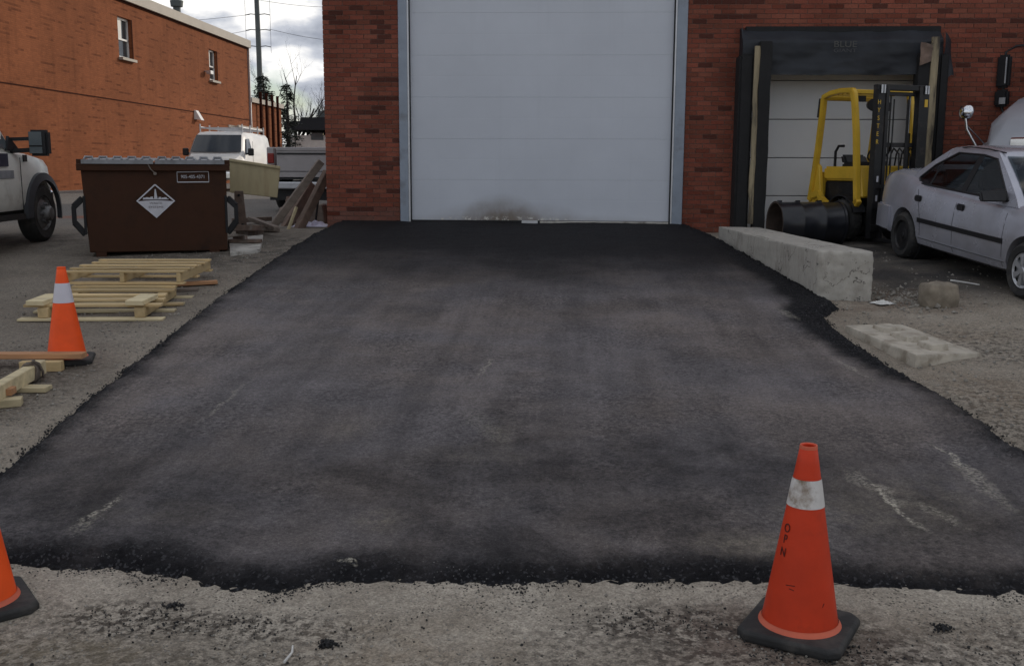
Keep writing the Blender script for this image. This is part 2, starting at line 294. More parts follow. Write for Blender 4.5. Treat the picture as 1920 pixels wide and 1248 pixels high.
    for p, sx, sy, k in (((715, 975), .2, .16, .5), ((660, 805), .2, .3, .22), ((940, 805), .15, .35, .25), ((1400, 1020), .30, .17, .75), ((300, 960), .5, .2, .16), ((880, 850), .45, .25, .2), ((1600, 960), .6, .4, .32), ((1720, 930), .7, .5, .28)):
        A = atr(*p); col = mixc(t, mth(t, 'MULTIPLY', mth(t, 'MULTIPLY', blob(t, v, (A.x, A.y), sx, sy), noisef(t, off(t, v, (p[0], 0, 0)), 9, .35, .6)), k), col, (.29, .25, .20))
    g = mth(t, 'MULTIPLY', noisef(t, v, 150, .25, .75, detail=3, o0=.72, o1=1.3), noisef(t, v, 36, .3, .7, o0=.8, o1=1.2))
    mu = N(t, 'ShaderNodeMix', data_type='RGBA', blend_type='MULTIPLY'); mu.inputs[0].default_value = 1; L(col, mu.inputs[6]); L(g, mu.inputs[7])
    vo = N(t, 'ShaderNodeTexVoronoi'); vo.inputs['Scale'].default_value = 42; L(v, vo.inputs['Vector'])
    chip = mth(t, 'MULTIPLY', mth(t, 'LESS_THAN', vo.outputs['Distance'], .12), noisef(t, off(t, v, (1, 3, 0)), 6, .54, .6))
    fin = mixc(t, mth(t, 'MULTIPLY', chip, .5), mu.outputs[2], (.30, .29, .28))
    v2 = N(t, 'ShaderNodeTexVoronoi'); v2.inputs['Scale'].default_value = 105; L(v, v2.inputs['Vector'])
    s2 = N(t, 'ShaderNodeSeparateColor'); L(v2.outputs['Color'], s2.inputs[0])
    gr = N(t, 'ShaderNodeMapRange'); gr.inputs[3].default_value = .80; gr.inputs[4].default_value = 1.22; L(s2.outputs[0], gr.inputs[0])
    mu2 = N(t, 'ShaderNodeMix', data_type='RGBA', blend_type='MULTIPLY'); mu2.inputs[0].default_value = 1; L(fin, mu2.inputs[6]); L(gr.outputs[0], mu2.inputs[7])
    lit = mth(t, 'MULTIPLY', mth(t, 'GREATER_THAN', s2.outputs[1], .90), mth(t, 'SUBTRACT', 1.0, e1.outputs[0]))
    fin = mixc(t, mth(t, 'MULTIPLY', lit, .30), mu2.outputs[2], (.13, .13, .14))
    L(fin, b.inputs['Base Color'])
    L(noisef(t, v, 40, .3, .7, o0=.72, o1=.92), b.inputs['Roughness']); b.inputs['Specular IOR Level'].default_value = .16
    bp = N(t, 'ShaderNodeBump'); bp.inputs['Strength'].default_value = .55; bp.inputs['Distance'].default_value = .008
    L(mth(t, 'ADD', noisef(t, v, 120, .2, .8, detail=4), noisef(t, v, 30, .2, .8)), bp.inputs['Height']); L(bp.outputs[0], b.inputs['Normal'])
    return m
def atr(px, py): return hit(px, py, lambda x, y: rz(y))

# ---------------------------------------------------------------- mesh builder
class MB:
    def __init__(s): s.v = []; s.f = []
    def add(s, vs, fs):
        o = len(s.v); s.v += [Vector(a) for a in vs]; s.f += [tuple(i+o for i in f) for f in fs]; return s
    def box(s, c, d, M=None):
        cx, cy, cz = c; x, y, z = (k/2 for k in d)
        vs = [Vector((sx*x, sy*y, sz*z)) for sz in (-1, 1) for sy in (-1, 1) for sx in (-1, 1)]
        if M is not None: vs = [M @ a for a in vs]
        vs = [a+Vector(c) for a in vs]
        return s.add(vs, [(0, 2, 3, 1), (4, 5, 7, 6), (0, 1, 5, 4), (2, 6, 7, 3), (0, 4, 6, 2), (1, 3, 7, 5)])
    def hexa(s, bot, top):
        return s.add(list(bot)+list(top), [(3, 2, 1, 0), (4, 5, 6, 7), (0, 1, 5, 4), (1, 2, 6, 5), (2, 3, 7, 6), (3, 0, 4, 7)])
    def bar(s, a, b, w, h, up=(0, 0, 1)):
        a, b = Vector(a), Vector(b); d = (b-a).normalized(); u = Vector(up)
        sd = d.cross(u)
        if sd.length < 1e-4: sd = d.cross(Vector((0, 1, 0)))
        sd.normalize(); uu = sd.cross(d)
        def ring(p): return [p-sd*w/2-uu*h/2, p+sd*w/2-uu*h/2, p+sd*w/2+uu*h/2, p-sd*w/2+uu*h/2]
        return s.hexa(ring(a), ring(b))
    def tube(s, pts, r, n=8, caps=True):
        pts = [Vector(p) for p in pts]; rs = r if isinstance(r, (list, tuple)) else [r]*len(pts)
        o = len(s.v); prev = None
        for i, p in enumerate(pts):
            d = (pts[min(i+1, len(pts)-1)]-pts[max(i-1, 0)]).normalized()
            if prev is None:
                a = d.cross(Vector((0, 0, 1)));
                if a.length < .01: a = d.cross(Vector((0, 1, 0)))
            else: a = prev-d*prev.dot(d)
            a.normalize(); prev = a; bvec = d.cross(a)
            for k in range(n):
                t = 2*math.pi*k/n; s.v.append(p+(a*math.cos(t)+bvec*math.sin(t))*rs[i])
        for i in range(len(pts)-1):
            for k in range(n):
                k2 = (k+1) % n; s.f.append((o+i*n+k, o+i*n+k2, o+(i+1)*n+k2, o+(i+1)*n+k))
        if caps:
            s.f.append(tuple(o+k for k in reversed(range(n)))); e = o+(len(pts)-1)*n; s.f.append(tuple(e+k for k in range(n)))
        return s
    def lathe(s, prof, n=24, M=None, close=False):
        """profile of (r, h) turned about local Z"""
        M = M or Matrix.Identity(4); o = len(s.v); k0 = len(prof)
        for (r, h) in prof:
            for k in range(n):
                t = 2*math.pi*k/n; s.v.append(M @ Vector((r*math.cos(t), r*math.sin(t), h)))
        for i in range(k0-1):
            for k in range(n):
                k2 = (k+1) % n; s.f.append((o+i*n+k, o+i*n+k2, o+(i+1)*n+k2, o+(i+1)*n+k))
        if prof[0][0] > 1e-6 and not close: s.f.append(tuple(o+k for k in reversed(range(n))))
        if prof[-1][0] > 1e-6 and not close: s.f.append(tuple(o+(k0-1)*n+k for k in range(n)))
        return s
    def prism(s, poly, off_, M=None):
        """polygon in 3-D points extruded by a vector"""
        n = len(poly); a = [Vector(p) for p in poly]; b = [p+Vector(off_) for p in a]
        return s.add(a+b, [tuple(range(n))[::-1], tuple(range(n, 2*n))]+[(i, (i+1) % n, n+(i+1) % n, n+i) for i in range(n)])
    def loft(s, rings, cap=True):
        n = len(rings[0]); o = len(s.v)
        for r in rings: s.v += [Vector(p) for p in r]
        for i in range(len(rings)-1):
            for k in range(n):
                k2 = (k+1) % n; s.f.append((o+i*n+k, o+i*n+k2, o+(i+1)*n+k2, o+(i+1)*n+k))
        if cap:
            s.f.append(tuple(o+k for k in reversed(range(n)))); e = o+(len(rings)-1)*n; s.f.append(tuple(e+k for k in range(n)))
        return s
    def grid(s, fn, nu, nv):
        o = len(s.v)
        for j in range(nv+1):
            for i in range(nu+1): s.v.append(Vector(fn(i/nu, j/nv)))
        for j in range(nv):
            for i in range(nu):
                a = o+j*(nu+1)+i; s.f.append((a, a+1, a+nu+2, a+nu+1))
        return s
    def mesh(s, name, bevel=0, seg=1, fix=True):
        me = bpy.data.meshes.new(name); me.from_pydata(s.v, [], s.f); me.update()
        bm = bmesh.new(); bm.from_mesh(me)
        if fix: bmesh.ops.recalc_face_normals(bm, faces=bm.faces)
        if bevel:
            es = [e for e in bm.edges if len(e.link_faces) == 2 and e.calc_face_angle(0) > .5]
            bmesh.ops.bevel(bm, geom=es, offset=bevel, segments=seg, affect='EDGES', clamp_overlap=True)
        bm.to_mesh(me); bm.free(); return me
    def build(s, name, m, parent=None, smooth=None, bevel=0, seg=1, fix=True, **tags):
        me = s.mesh(name, bevel, seg, fix)
        if isinstance(m, str): m = MATS[m]
        me.materials.append(m)
        if smooth is not None:
            me.polygons.foreach_set('use_smooth', [True]*len(me.polygons))
            if smooth < 180: me.set_sharp_from_angle(angle=R(smooth))
        o = bpy.data.objects.new(name, me); COL.objects.link(o)
        if parent is not None: o.parent = parent
        for k, v in tags.items(): o[k] = v
        return o
def tag(o, label=None, category=None, group=None, kind=None):
    for k, v in (('label', label), ('category', category), ('group', group), ('kind', kind)):
        if v: o[k] = v
    return o
def thing(name, label, category, loc=(0, 0, 0), rot=(0, 0, 0), group=None, scale=1.0):
    o = bpy.data.objects.new(name, None); COL.objects.link(o); o.location = loc; o.rotation_euler = rot; o.scale = (scale,)*3
    o.empty_display_size = .2
    return tag(o, label, category, group)
def copy_tree(o, parent=None):
    c = o.copy(); COL.objects.link(c); c.parent = parent
    for ch in o.children: copy_tree(ch, c)
    return c
def text(name, s, size, m, parent, loc, rot, extrude=.0015, sx=1.0, **tags):
    cu = bpy.data.curves.new(name, 'FONT'); cu.body = s; cu.size = size; cu.align_x = 'CENTER'; cu.align_y = 'CENTER'; cu.extrude = extrude
    to = bpy.data.objects.new(name, cu); COL.objects.link(to)
    dg = bpy.context.evaluated_depsgraph_get(); me = bpy.data.meshes.new_from_object(to.evaluated_get(dg))
    bpy.data.objects.remove(to); bpy.data.curves.remove(cu)
    for vv in me.vertices: vv.co.x *= sx
    me.materials.clear(); me.materials.append(MATS[m] if isinstance(m, str) else m)
    o = bpy.data.objects.new(name, me); COL.objects.link(o); o.parent = parent; o.location = loc; o.rotation_euler = rot
    for k, v in tags.items(): o[k] = v
    return o
def boolean_cut(o, cutter_mb):
    c = cutter_mb.build('cutter_tmp', o.data.materials[0])
    c.parent = o.parent
    md = o.modifiers.new('b', 'BOOLEAN'); md.object = c; md.operation = 'DIFFERENCE'; md.solver = 'EXACT'
    bpy.context.view_layer.update()
    dg = bpy.context.evaluated_depsgraph_get(); me = bpy.data.meshes.new_from_object(o.evaluated_get(dg))
    o.modifiers.clear(); o.data = me
    bpy.data.objects.remove(c)
    me.polygons.foreach_set('use_smooth', [True]*len(me.polygons)); me.set_sharp_from_angle(angle=R(35))
def fbm(x, y, z=0.0, s=1.0, o=4):
    return noise.fractal(Vector((x*s, y*s, z)), .9, 2.0, o)

# ---------------------------------------------------------------- palette
mat('mortar', (.185, .125, .105), .95, var=.25, vs_=12, bump=.3)
mat('steel_jamb', (.27, .31, .37), .5, metal=.15, var=.12, vs_=3, dirt=(.16, .16, .17), dsc=2.2, dlo=.55, dhi=.75)
mat('galv', (.55, .56, .58), .4, metal=.7, var=.1)
mat('concrete', (.45, .43, .395), .92, var=.22, vs_=5, bump=.5, bs=40, dirt=(.17, .155, .135), dsc=7, dlo=.5, dhi=.68)
def cracked(m):
    t = m.node_tree; b = t.nodes['Principled BSDF']; lk = b.inputs['Base Color'].links[0]; src = lk.from_socket
    v = N(t, 'ShaderNodeNewGeometry').outputs['Position']
    n = N(t, 'ShaderNodeTexNoise'); n.inputs['Scale'].default_value = 1.9; n.inputs['Detail'].default_value = 6; n.inputs['Roughness'].default_value = .55; t.links.new(v, n.inputs['Vector'])
    d = mth(t, 'ABSOLUTE', mth(t, 'SUBTRACT', n.outputs[0], .5)); c = mth(t, 'LESS_THAN', d, .0035)
    c = mth(t, 'MULTIPLY', c, noisef(t, off(t, v, (3, 3, 3)), 1.4, .42, .5))
    pit = mth(t, 'MULTIPLY', noisef(t, v, 26, .62, .68, detail=5), noisef(t, off(t, v, (1, 7, 2)), 3, .45, .6))
    col = mixc(t, mth(t, 'MULTIPLY', c, .85), src, (.05, .045, .04)); col = mixc(t, mth(t, 'MULTIPLY', pit, .8), col, (.06, .055, .05))
    t.links.new(col, b.inputs['Base Color'])
cracked(mat('concrete_old', (.43, .405, .36), .94, var=.22, vs_=4, bump=.7, bs=30, dirt=(.22, .20, .175), dsc=4, dlo=.48, dhi=.72, stretch=(1, 1, .5)))
mat('concrete_pale', (.47, .425, .355), .92, var=.18, vs_=8, bump=.5, bs=40, dirt=(.27, .23, .18), dsc=6, dlo=.46, dhi=.66)
mat('coping', (.37, .335, .285), .6, var=.12, vs_=1.0)
mat('white_paint', (.74, .73, .70), .35, var=.06, vs_=2, coat=.4)
mat('dirty_white', (.66, .65, .60), .4, var=.1, vs_=2, coat=.3, dirt=(.42, .39, .33), dsc=2.2, dlo=.55, dhi=.8)
mat('black_vinyl', (.018, .021, .027), .55, var=.3, vs_=3, bump=.25, bs=8, spec=.35)
mat('black_foam', (.014, .014, .015), .8, var=.3, vs_=6, bump=.4, bs=25)
mat('raw_wood', (.34, .28, .18), .8, var=.3, vs_=9, stretch=(1, 1, .15), bump=.2, bs=30, dirt=(.06, .05, .04), dsc=6, dlo=.46, dhi=.60)
mat('rubber', (.026, .026, .026), .75, var=.3, vs_=12, bump=.3, bs=40, dirt=(.10, .09, .08), dsc=5, dlo=.5, dhi=.8)
mat('black_plastic', (.014, .014, .016), .45, var=.2)
mat('glass_dark', (.030, .036, .042), .06, var=.1, spec=.6)
mat('glass_grey', (.10, .12, .13), .10, var=.2, vs_=1.5, spec=.6)
def glass_mat(name, tint):
    m = bpy.data.materials.new(name); m.use_nodes = True; t = m.node_tree; t.nodes.clear()
    o = N(t, 'ShaderNodeOutputMaterial'); mx = N(t, 'ShaderNodeMixShader'); tr_ = N(t, 'ShaderNodeBsdfTransparent'); gl = N(t, 'ShaderNodeBsdfGlossy'); fr = N(t, 'ShaderNodeFresnel')
    tr_.inputs[0].default_value = (*tint, 1); gl.inputs['Roughness'].default_value = .03; fr.inputs[0].default_value = 1.55
    t.links.new(fr.outputs[0], mx.inputs[0]); t.links.new(tr_.outputs[0], mx.inputs[1]); t.links.new(gl.outputs[0], mx.inputs[2]); t.links.new(mx.outputs[0], o.inputs[0]); MATS[name] = m
glass_mat('car_glass', (.42, .48, .49))
mat('chrome', (.75, .77, .8), .12, metal=1.0, var=.05)
mat('yellow_paint', (.62, .39, .035), .45, var=.12, vs_=4, dirt=(.28, .19, .05), dsc=5, dlo=.6, dhi=.8, coat=.15)
mat('mast_black', (.012, .012, .013), .45, var=.3, vs_=9, dirt=(.06, .05, .045), dsc=8, dlo=.55, dhi=.8)
mat('silver_paint', (.46, .465, .525), .26, metal=.35, var=.05, vs_=2, coat=.5, dirt=(.30, .29, .30), dsc=1.3, dlo=.45, dhi=.8)
mat('rig_paint', (.42, .43, .47), .35, metal=.2, var=.05, vs_=2, coat=.4)
mat('tail_red', (.25, .02, .015), .2, var=.1)
mat('tail_orange', (.35, .12, .05), .25, var=.1)
mat('dumpster_brown', (.052, .021, .0105), .62, var=.28, spec=.18, vs_=3, bump=.15, bs=12, dirt=(.026, .013, .008), dsc=3, dlo=.45, dhi=.7)
mat('lid_grey', (.22, .225, .24), .5, var=.3, vs_=6)
mat('sign_white', (.52, .52, .56), .5, var=.1, vs_=14)
mat('sign_print', (.17, .15, .16), .6, var=.1)
mat('cone_orange', (.93, .100, .014), .5, var=.10, vs_=5, spec=.3)
mat('cone_red', (.56, .042, .010), .5, var=.14, vs_=5, spec=.3, dirt=(.28, .032, .015), dsc=6, dlo=.55, dhi=.85)
mat('cone_rim', (.60, .13, .07), .6, var=.15)
mat('cone_band', (.62, .60, .66), .45, var=.06)
mat('cone_band_dirty', (.60, .58, .56), .55, var=.12, vs_=10, dirt=(.21, .15, .10), dsc=9, dlo=.50, dhi=.66)
mat('cone_ink', (.09, .012, .008), .7, var=.2)
mat('pine', (.62, .46, .24), .75, var=.2, vs_=5, stretch=(.3, 3, 3), bump=.15, bs=30, dirt=(.36, .25, .13), dsc=4, dlo=.52, dhi=.75)
mat('pine_y', (.60, .45, .24), .75, var=.2, vs_=5, stretch=(3, .3, 3), bump=.15, bs=30, dirt=(.40, .28, .14), dsc=4, dlo=.55, dhi=.8)
mat('pine_pale', (.63, .53, .33), .75, var=.2, vs_=5, stretch=(.4, 3, 3), bump=.15, bs=30)
mat('cedar', (.42, .22, .11), .75, var=.25, vs_=5, stretch=(.3, 3, 3), bump=.15, bs=30)
mat('grey_wood', (.19, .155, .13), .9, var=.35, vs_=4, stretch=(.4, 3, 3), bump=.4, bs=25)
mat('old_timber', (.17, .12, .095), .9, var=.35, vs_=6, bump=.4, bs=18)
mat('tan_steel', (.40, .335, .20), .65, var=.14, vs_=3, stretch=(3, 3, .5), dirt=(.24, .18, .10), dsc=3, dlo=.52, dhi=.8)
mat('rust', (.135, .095, .075), .85, var=.4, vs_=8, bump=.4, bs=30, dirt=(.22, .20, .18), dsc=5, dlo=.5, dhi=.7)
mat('tarp_white', (.60, .58, .72), .5, var=.15, vs_=8, bump=.3, bs=12)
mat('litter_white', (.62, .61, .58), .7, var=.15, vs_=12)
mat('rock', (.235, .20, .155), .95, var=.3, vs_=9, bump=.6, bs=25)
mat('bark', (.045, .040, .036), .95, var=.3, vs_=12, bump=.5)
mat('needles', (.020, .030, .022), .8, var=.4, vs_=3)
mat('pole_grey', (.10, .115, .115), .7, var=.15, vs_=3)
mat('wire', (.12, .12, .13), .6)
mat('roof_dark', (.018, .017, .02), .8, var=.2)
mat('stucco', (.66, .58, .53), .9, var=.1, vs_=3)
mat('pipe_shade_dark', (.040, .013, .008), .9, var=.2, spec=.05)  # dark pipes, and the strips that stand in for shade
mat('pad_curtain', (.22, .22, .21), .6, var=.2)
mat('bed_grey', (.40, .385, .385), .45, var=.08, vs_=2, dirt=(.27, .255, .25), dsc=2.5, dlo=.5, dhi=.8, coat=.2)
mat('asphalt_chunk', (.014, .014, .015), .7, var=.3, bump=.4)
mat('stone_mix', (.26, .24, .21), .95, var=.4, vs_=9)
mat('dull_rim', (.20, .20, .20), .5, metal=.4, var=.3, vs_=8, dirt=(.07, .065, .06), dsc=6, dlo=.45, dhi=.65)
mat('decal_dark', (.03, .03, .05), .6, var=.2)

for _n in ('pine', 'pine_y', 'pine_pale', 'cedar', 'grey_wood'): objvar(MATS[_n], .66, 1.08)
# ================================================================ STRUCTURE
# ---- ground: one sheet, fine near the yard, coarse to the horizon
def axis(lo, hi, fine0, fine1, st):
    xs = []; x = fine0
    while x <= fine1+1e-6: xs.append(x); x += st
    s = st*1.25; x = fine1
    while x < hi: x += s; s *= 1.22; xs.append(min(x, hi))
    s = st*1.25; x = fine0; left = []
    while x > lo: x -= s; s *= 1.22; left.append(max(x, lo))
    return left[::-1]+xs
gxs = axis(-900, 900, -7.5, 6.5, .06); gys = axis(-300, 1500, 2.2, 15.5, .06)
gv = []; gf = []
for y in gys:
    for x in gxs:
        z = gz(x, y)
        if -40 < x < 40 and -10 < y < 60:
            z += .010*fbm(x, y, 0, 2.2, 4)
            z += .05*max(0, fbm(x, y, 5, 1.1, 3))*sm(x, 2.75, 3.2)*sm(y, 8.7, 9.2)*(1-sm(y, 9.8, 10.4))*(1-sm(x, 3.6, 4.2))
        gv.append((x, y, z))
nx = len(gxs)
for j in range(len(gys)-1):
    for i in range(nx-1): a = j*nx+i; gf.append((a, a+1, a+nx+1, a+nx))
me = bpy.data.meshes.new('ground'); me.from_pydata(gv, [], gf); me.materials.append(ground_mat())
me.polygons.foreach_set('use_smooth', [True]*len(me.polygons))
go = bpy.data.objects.new('ground', me); COL.objects.link(go); tag(go, 'pale packed gravel and broken concrete yard around the ramp', 'ground', kind='structure')

# ---- asphalt ramp
LE = [(3.0, -2.93), (5.1, -2.99), (6.3, -3.13), (8.0, -3.26), (10.2, -3.41), (11.7, -3.47), (13.2, -3.53), (14.7, -3.5), (15.3, -3.45)]
RE = [(3.0, 2.72), (5.65, 2.63), (6.57, 2.58), (7.2, 2.46), (8.0, 2.38), (8.75, 2.34), (9.15, 2.38), (9.5, 2.58), (9.75, 2.64), (9.9, 2.58), (11.3, 2.44), (14.0, 2.14), (15.3, 1.9)]
FE = [(-3.1, 3.97), (-2.3, 3.95), (-1.56, 3.87), (-1.35, 3.78), (-1.12, 3.76), (-.95, 3.85), (-.3, 3.86), (.44, 3.94), (1.1, 3.92), (1.85, 3.91), (2.8, 3.9)]
def left_e(y): return lerp_tab(LE, y)+.035*fbm(y, 0, 1, 3.0, 5)+.02*fbm(y, 4, 2, 14, 3)
def right_e(y): return lerp_tab(RE, y)+.035*fbm(y, 9, 3, 3.0, 5)+.02*fbm(y, 7, 4, 14, 3)
def front_e(x): return lerp_tab(FE, x)+.035*fbm(x, 3, 5, 2.5, 5)+.022*fbm(x, 1, 6, 13, 3)
NU, NV = 230, 440
rv = []; rf = []; red = []
for j in range(NV+1):
    v_ = j/NV; vv = v_**1.25
    for i in range(NU+1):
        u = i/NU
        u2 = u+.06*math.sin(2*math.pi*u)*-.5     # denser at the edges
        yf = 3.9
        y = yf+(YW+.06-yf)*vv
        x = left_e(max(y, 4))*(1-u2)+right_e(max(y, 4))*u2
        y += (front_e(x)-yf)*(1-vv)**6
        dl = x-left_e(y); dr = right_e(y)-x; df = y-front_e(x)
        e_ = max(0, min(dl, dr, df))
        base = rz(y)-.008*(e_ < 9)
        z = base+.012*fbm(x, y, 0, .8, 4)+.004*fbm(x, y, 3, 6, 3)
        z -= .05*math.sin(math.pi*u)*0
        k = sm(e_, 0, .16)
        crumb = .024*fbm(x, y, 7, 26, 4)*(1-sm(e_, .08, .35))
        gzz = gz(x, y)-.02
        z = gzz+(z-gzz)*k**.6+crumb*min(1, e_*25)
        rv.append((x, y, z)); red.append(e_)
for j in range(NV):
    for i in range(NU): a = j*(NU+1)+i; rf.append((a, a+1, a+NU+2, a+NU+1))
me = bpy.data.meshes.new('ramp'); me.from_pydata(rv, [], rf)
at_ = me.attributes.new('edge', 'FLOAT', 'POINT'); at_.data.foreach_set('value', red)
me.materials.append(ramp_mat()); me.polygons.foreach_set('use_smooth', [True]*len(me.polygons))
ro = bpy.data.objects.new('asphalt_ramp', me); COL.objects.link(ro); tag(ro, 'freshly laid black asphalt ramp rising to the white overhead door', 'ramp', kind='structure')

# ---- loose crumbs and gravel (uncountable)
def crumbs(name, spots, m, label, cat):
    b = MB()
    for (x, y, z, r) in spots:
        q = Matrix.Rotation(random.uniform(0, 6.3), 3, 'Z') @ Matrix.Rotation(random.uniform(0, 3), 3, 'X')
        pts = [q @ Vector(p)*r*random.uniform(.65, 1.2) for p in ((1, 0, 0), (-1, 0, 0), (0, 1, 0), (0, -1, 0), (0, 0, .75), (0, 0, -.75))]
        b.add([p+Vector((x, y, z)) for p in pts], [(0, 2, 4), (2, 1, 4), (1, 3, 4), (3, 0, 4), (2, 0, 5), (1, 2, 5), (3, 1, 5), (0, 3, 5)])
    o = b.build(name, m, fix=False); tag(o, label, cat, kind='stuff'); return o
sp_ = []
for _ in range(7000):
    x = random.uniform(-3.2, 2.7)
    if fbm(x, 2, 2, 2.4, 3) < random.uniform(-.25, .6): continue
    x += 0; y = front_e(x)+random.gauss(.02, .035); r = random.choice((.0025, .003, .004, .006))
    sp_.append((x, y, max(gz(x, y), rz(y)-.06 if y > front_e(x)+.03 else 0)+r*.3, r))
for _ in range(2200):
    y = 3.9+(15.0-3.9)*random.random()**1.5; s_ = random.random() < .5
    x = left_e(y)-abs(random.gauss(0, .025))+.03 if s_ else right_e(y)+abs(random.gauss(0, .025))-.03
    r = random.choice((.004, .005, .006, .009)); sp_.append((x, y, gz(x, y)+r*.4, r))
for cx, cy, n, sg in ((.9, 3.42, 500, .22), (.35, 3.6, 220, .16), (-1.55, 3.55, 160, .14), (-1.2, 3.52, 120, .12), (1.85, 3.45, 200, .25), (-.2, 3.65, 90, .3), (.6, 3.25, 260, .25), (2.7, 6.5, 130, .3), (-1.0, 3.2, 150, .5), (1.2, 3.3, 250, .4)):
    for _ in range(n):
        x = random.gauss(cx, sg); y = random.gauss(cy, sg*.5); r = abs(random.gauss(.0025, .002))+.0012
        if y < front_e(x): sp_.append((x, y, gz(x, y)+r*.35, r))
crumbs('asphalt_crumbs', sp_, 'asphalt_chunk', 'loose black asphalt crumbs along the ramp edge and gravel', 'crumbs')
sp_ = []
for _ in range(3800):
    x = random.uniform(2.5, 6.5); y = random.uniform(5, 13)
    if x < right_e(y)+.05 or (y < 12 and (x-2.4)/(max(.1, y)) > .34): continue
    if y > 9.7 and random.random() < .75: continue
    r = abs(random.gauss(.006, .006))+.002; sp_.append((x, y, gz(x, y)+r*.35, r))
for _ in range(420):
    x = random.gauss(3.3, .22); y = random.gauss(9.95, .3); r = abs(random.gauss(.007, .009))+.003
    if y < 9.85 and x < 3.08: continue
    sp_.append((x, y, gz(x, y)+r*.5, r))
for _ in range(3000):
    y = random.uniform(4, 14); x = left_e(y)-abs(random.gauss(0, .9))-.04; r = abs(random.gauss(.005, .004))+.002
    sp_.append((x, y, gz(x, y)+r*.35, r))
for _ in range(2600):
    x = random.uniform(-2.6, 2.4); y = random.uniform(3.0, 3.85); r = abs(random.gauss(.003, .0016))+.0015
    if y < front_e(x)-.02: sp_.append((x, y, gz(x, y)+r*.35, r))
crumbs('loose_gravel', sp_, 'stone_mix', 'scattered grey gravel stones on the packed dirt', 'gravel')

# ================================================================ MAIN BUILDING
bl = thing('brick_warehouse', 'red brick warehouse with tall white overhead door and black dock shelter', 'building', (0, YW, .75))
def BL(p): return Vector(p)-Vector((0, YW, .75))
XL, XR = -3.56, 6.8; DX0, DX1 = -2.44, 1.75; DZ0, DZ1 = .90, 5.2; KX0, KX1, KZ0, KZ1 = 2.72, 5.14, .74, 3.45; ZB = 5.0; ZR = 9.0
wall_side = brick_wall_mat('brick_far_side', (.26, .066, .04), (.22, .055, .035), (.06, .022, .017), (.13, .085, .07), 1)
wall_front = brick_wall_mat('brick_far_front', (.26, .066, .04), (.22, .055, .035), (.06, .022, .017), (.13, .085, .07), 0)
b = MB()
YB = YW+.010
def wbox(x0, x1, z0, z1, y0=YB, y1=YW+.52): b.box(BL(((x0+x1)/2, (y0+y1)/2, (z0+z1)/2)), (x1-x0, y1-y0, z1-z0))
wbox(XL+.01, DX0, .3, ZB); b.build('mortar_backing', 'mortar', bl); b = MB(); wbox(DX1, KX0, .3, ZB); wbox(KX1, XR-.01, .3, ZB); wbox(KX0, KX1, KZ1, ZB); wbox(KX0, KX1, .3, KZ0)
mw_ = b.build('mortar_backing', 'mortar', bl)
b = MB()
b.box(BL(((XL+XR)/2, YW+.26, (ZB+ZR)/2+.1)), (XR-XL, .5, ZR-ZB-.2)); b.build('upper_wall', wall_front, bl)
b = MB(); b.box(BL((XL+.20, YW+.53+8.5, ZR/2+.1)), (.38, 17, ZR-.2)); b.build('side_wall', wall_side, bl)
b = MB(); b.box(BL((XR-.2, YW+.53+8.5, ZR/2+.1)), (.38, 17, ZR-.2)); b.box(BL((14.9, 19.75, ZR/2+.1)), (16, .5, ZR-.2)); b.box(BL((1.6, 32.9, ZR/2+.1)), (10, .4, ZR-.2)); b.build('rear_wall', wall_side, bl)
b = MB(); b.box(BL((1.62, 24.1, ZR+.12)), (10.5, 17.9, .24)); b.box(BL((15, 26.4, ZR+.12)), (16, 13.2, .24)); b.build('roof', 'coping', bl)
# bricks, each its own geometry
bm_obj = brick_piece_mat('brick_single', False); bm_stuff = brick_piece_mat('brick_joined', True)
MW, MH, J = .203, .0677, .0095
def dark_cells():
    pts = []
    for zx, zy in ((215, 37), (100, 58), (330, 63), (60, 85), (100, 110), (180, 110), (330, 112), (370, 138), (330, 163), (375, 188), (335, 213), (330, 413), (390, 413), (255, 514), (335, 514), (395, 516), (333, 562), (295, 587), (180, 610), (255, 610), (258, 708), (105, 757), (400, 757), (140, 780), (405, 857), (300, 880), (360, 882), (335, 905), (300, 930), (150, 1024), (375, 1024), (150, 1120), (230, 1120)):
        pts.append((600+zx/2.8375, zy/2.8375))
    for zx, zy in ((905, 110), (990, 188), (950, 360), (1050, 588), (895, 637), (970, 738), (1000, 905), (1090, 90), (1150, 92), (1220, 90)): pts.append((980+zx/2.836, zy/2.836))
    for zx, zy in ((575, 40), (220, 88), (350, 88), (1190, 100), (1340, 102), (1400, 102), (1470, 102), (1560, 102), (1350, 50), (185, 562), (110, 705), (130, 866), (1640, 175), (1560, 297), (1420, 340), (60, 10), (150, 10), (230, 10), (320, 10), (410, 10), (1000, 30), (1300, 12), (1690, 105)): pts.append((1280+zx/2.7125, zy/2.7125))
    s = set()
    for px, py in pts:
        P = aty(px, py, YW); row = int(math.floor((P.z-.30)/MH)); o_ = .5*(row % 2)
        s.add((row, int(math.floor((P.x-XL)/MW+o_))))
    return s
DARK = dark_cells()
def brick_cells():
    rows = int((ZB-.30)/MH)
    for r_ in range(rows):
        z0 = .30+r_*MH; o_ = .5*(r_ % 2)
        for k in range(int((XR-XL)/MW)+2):
            x0 = XL+(k-o_)*MW; x1 = x0+MW
            segs = []
            for a, c in ((XL, DX0), (DX1, XR)):
                lo, hi = max(x0, a), min(x1, c)
                if hi-lo < .03: continue
                if z0+MH > KZ0 and z0 < KZ1-.001 and hi > KX0 and lo < KX1:
                    if lo < KX0-.03: segs.append((lo, KX0))
                    if hi > KX1+.03: segs.append((KX1, hi))
                else: segs.append((lo, hi))
            for lo, hi in segs: yield r_, k, lo+J/2, hi-J/2, z0+J/2, z0+MH-J/2
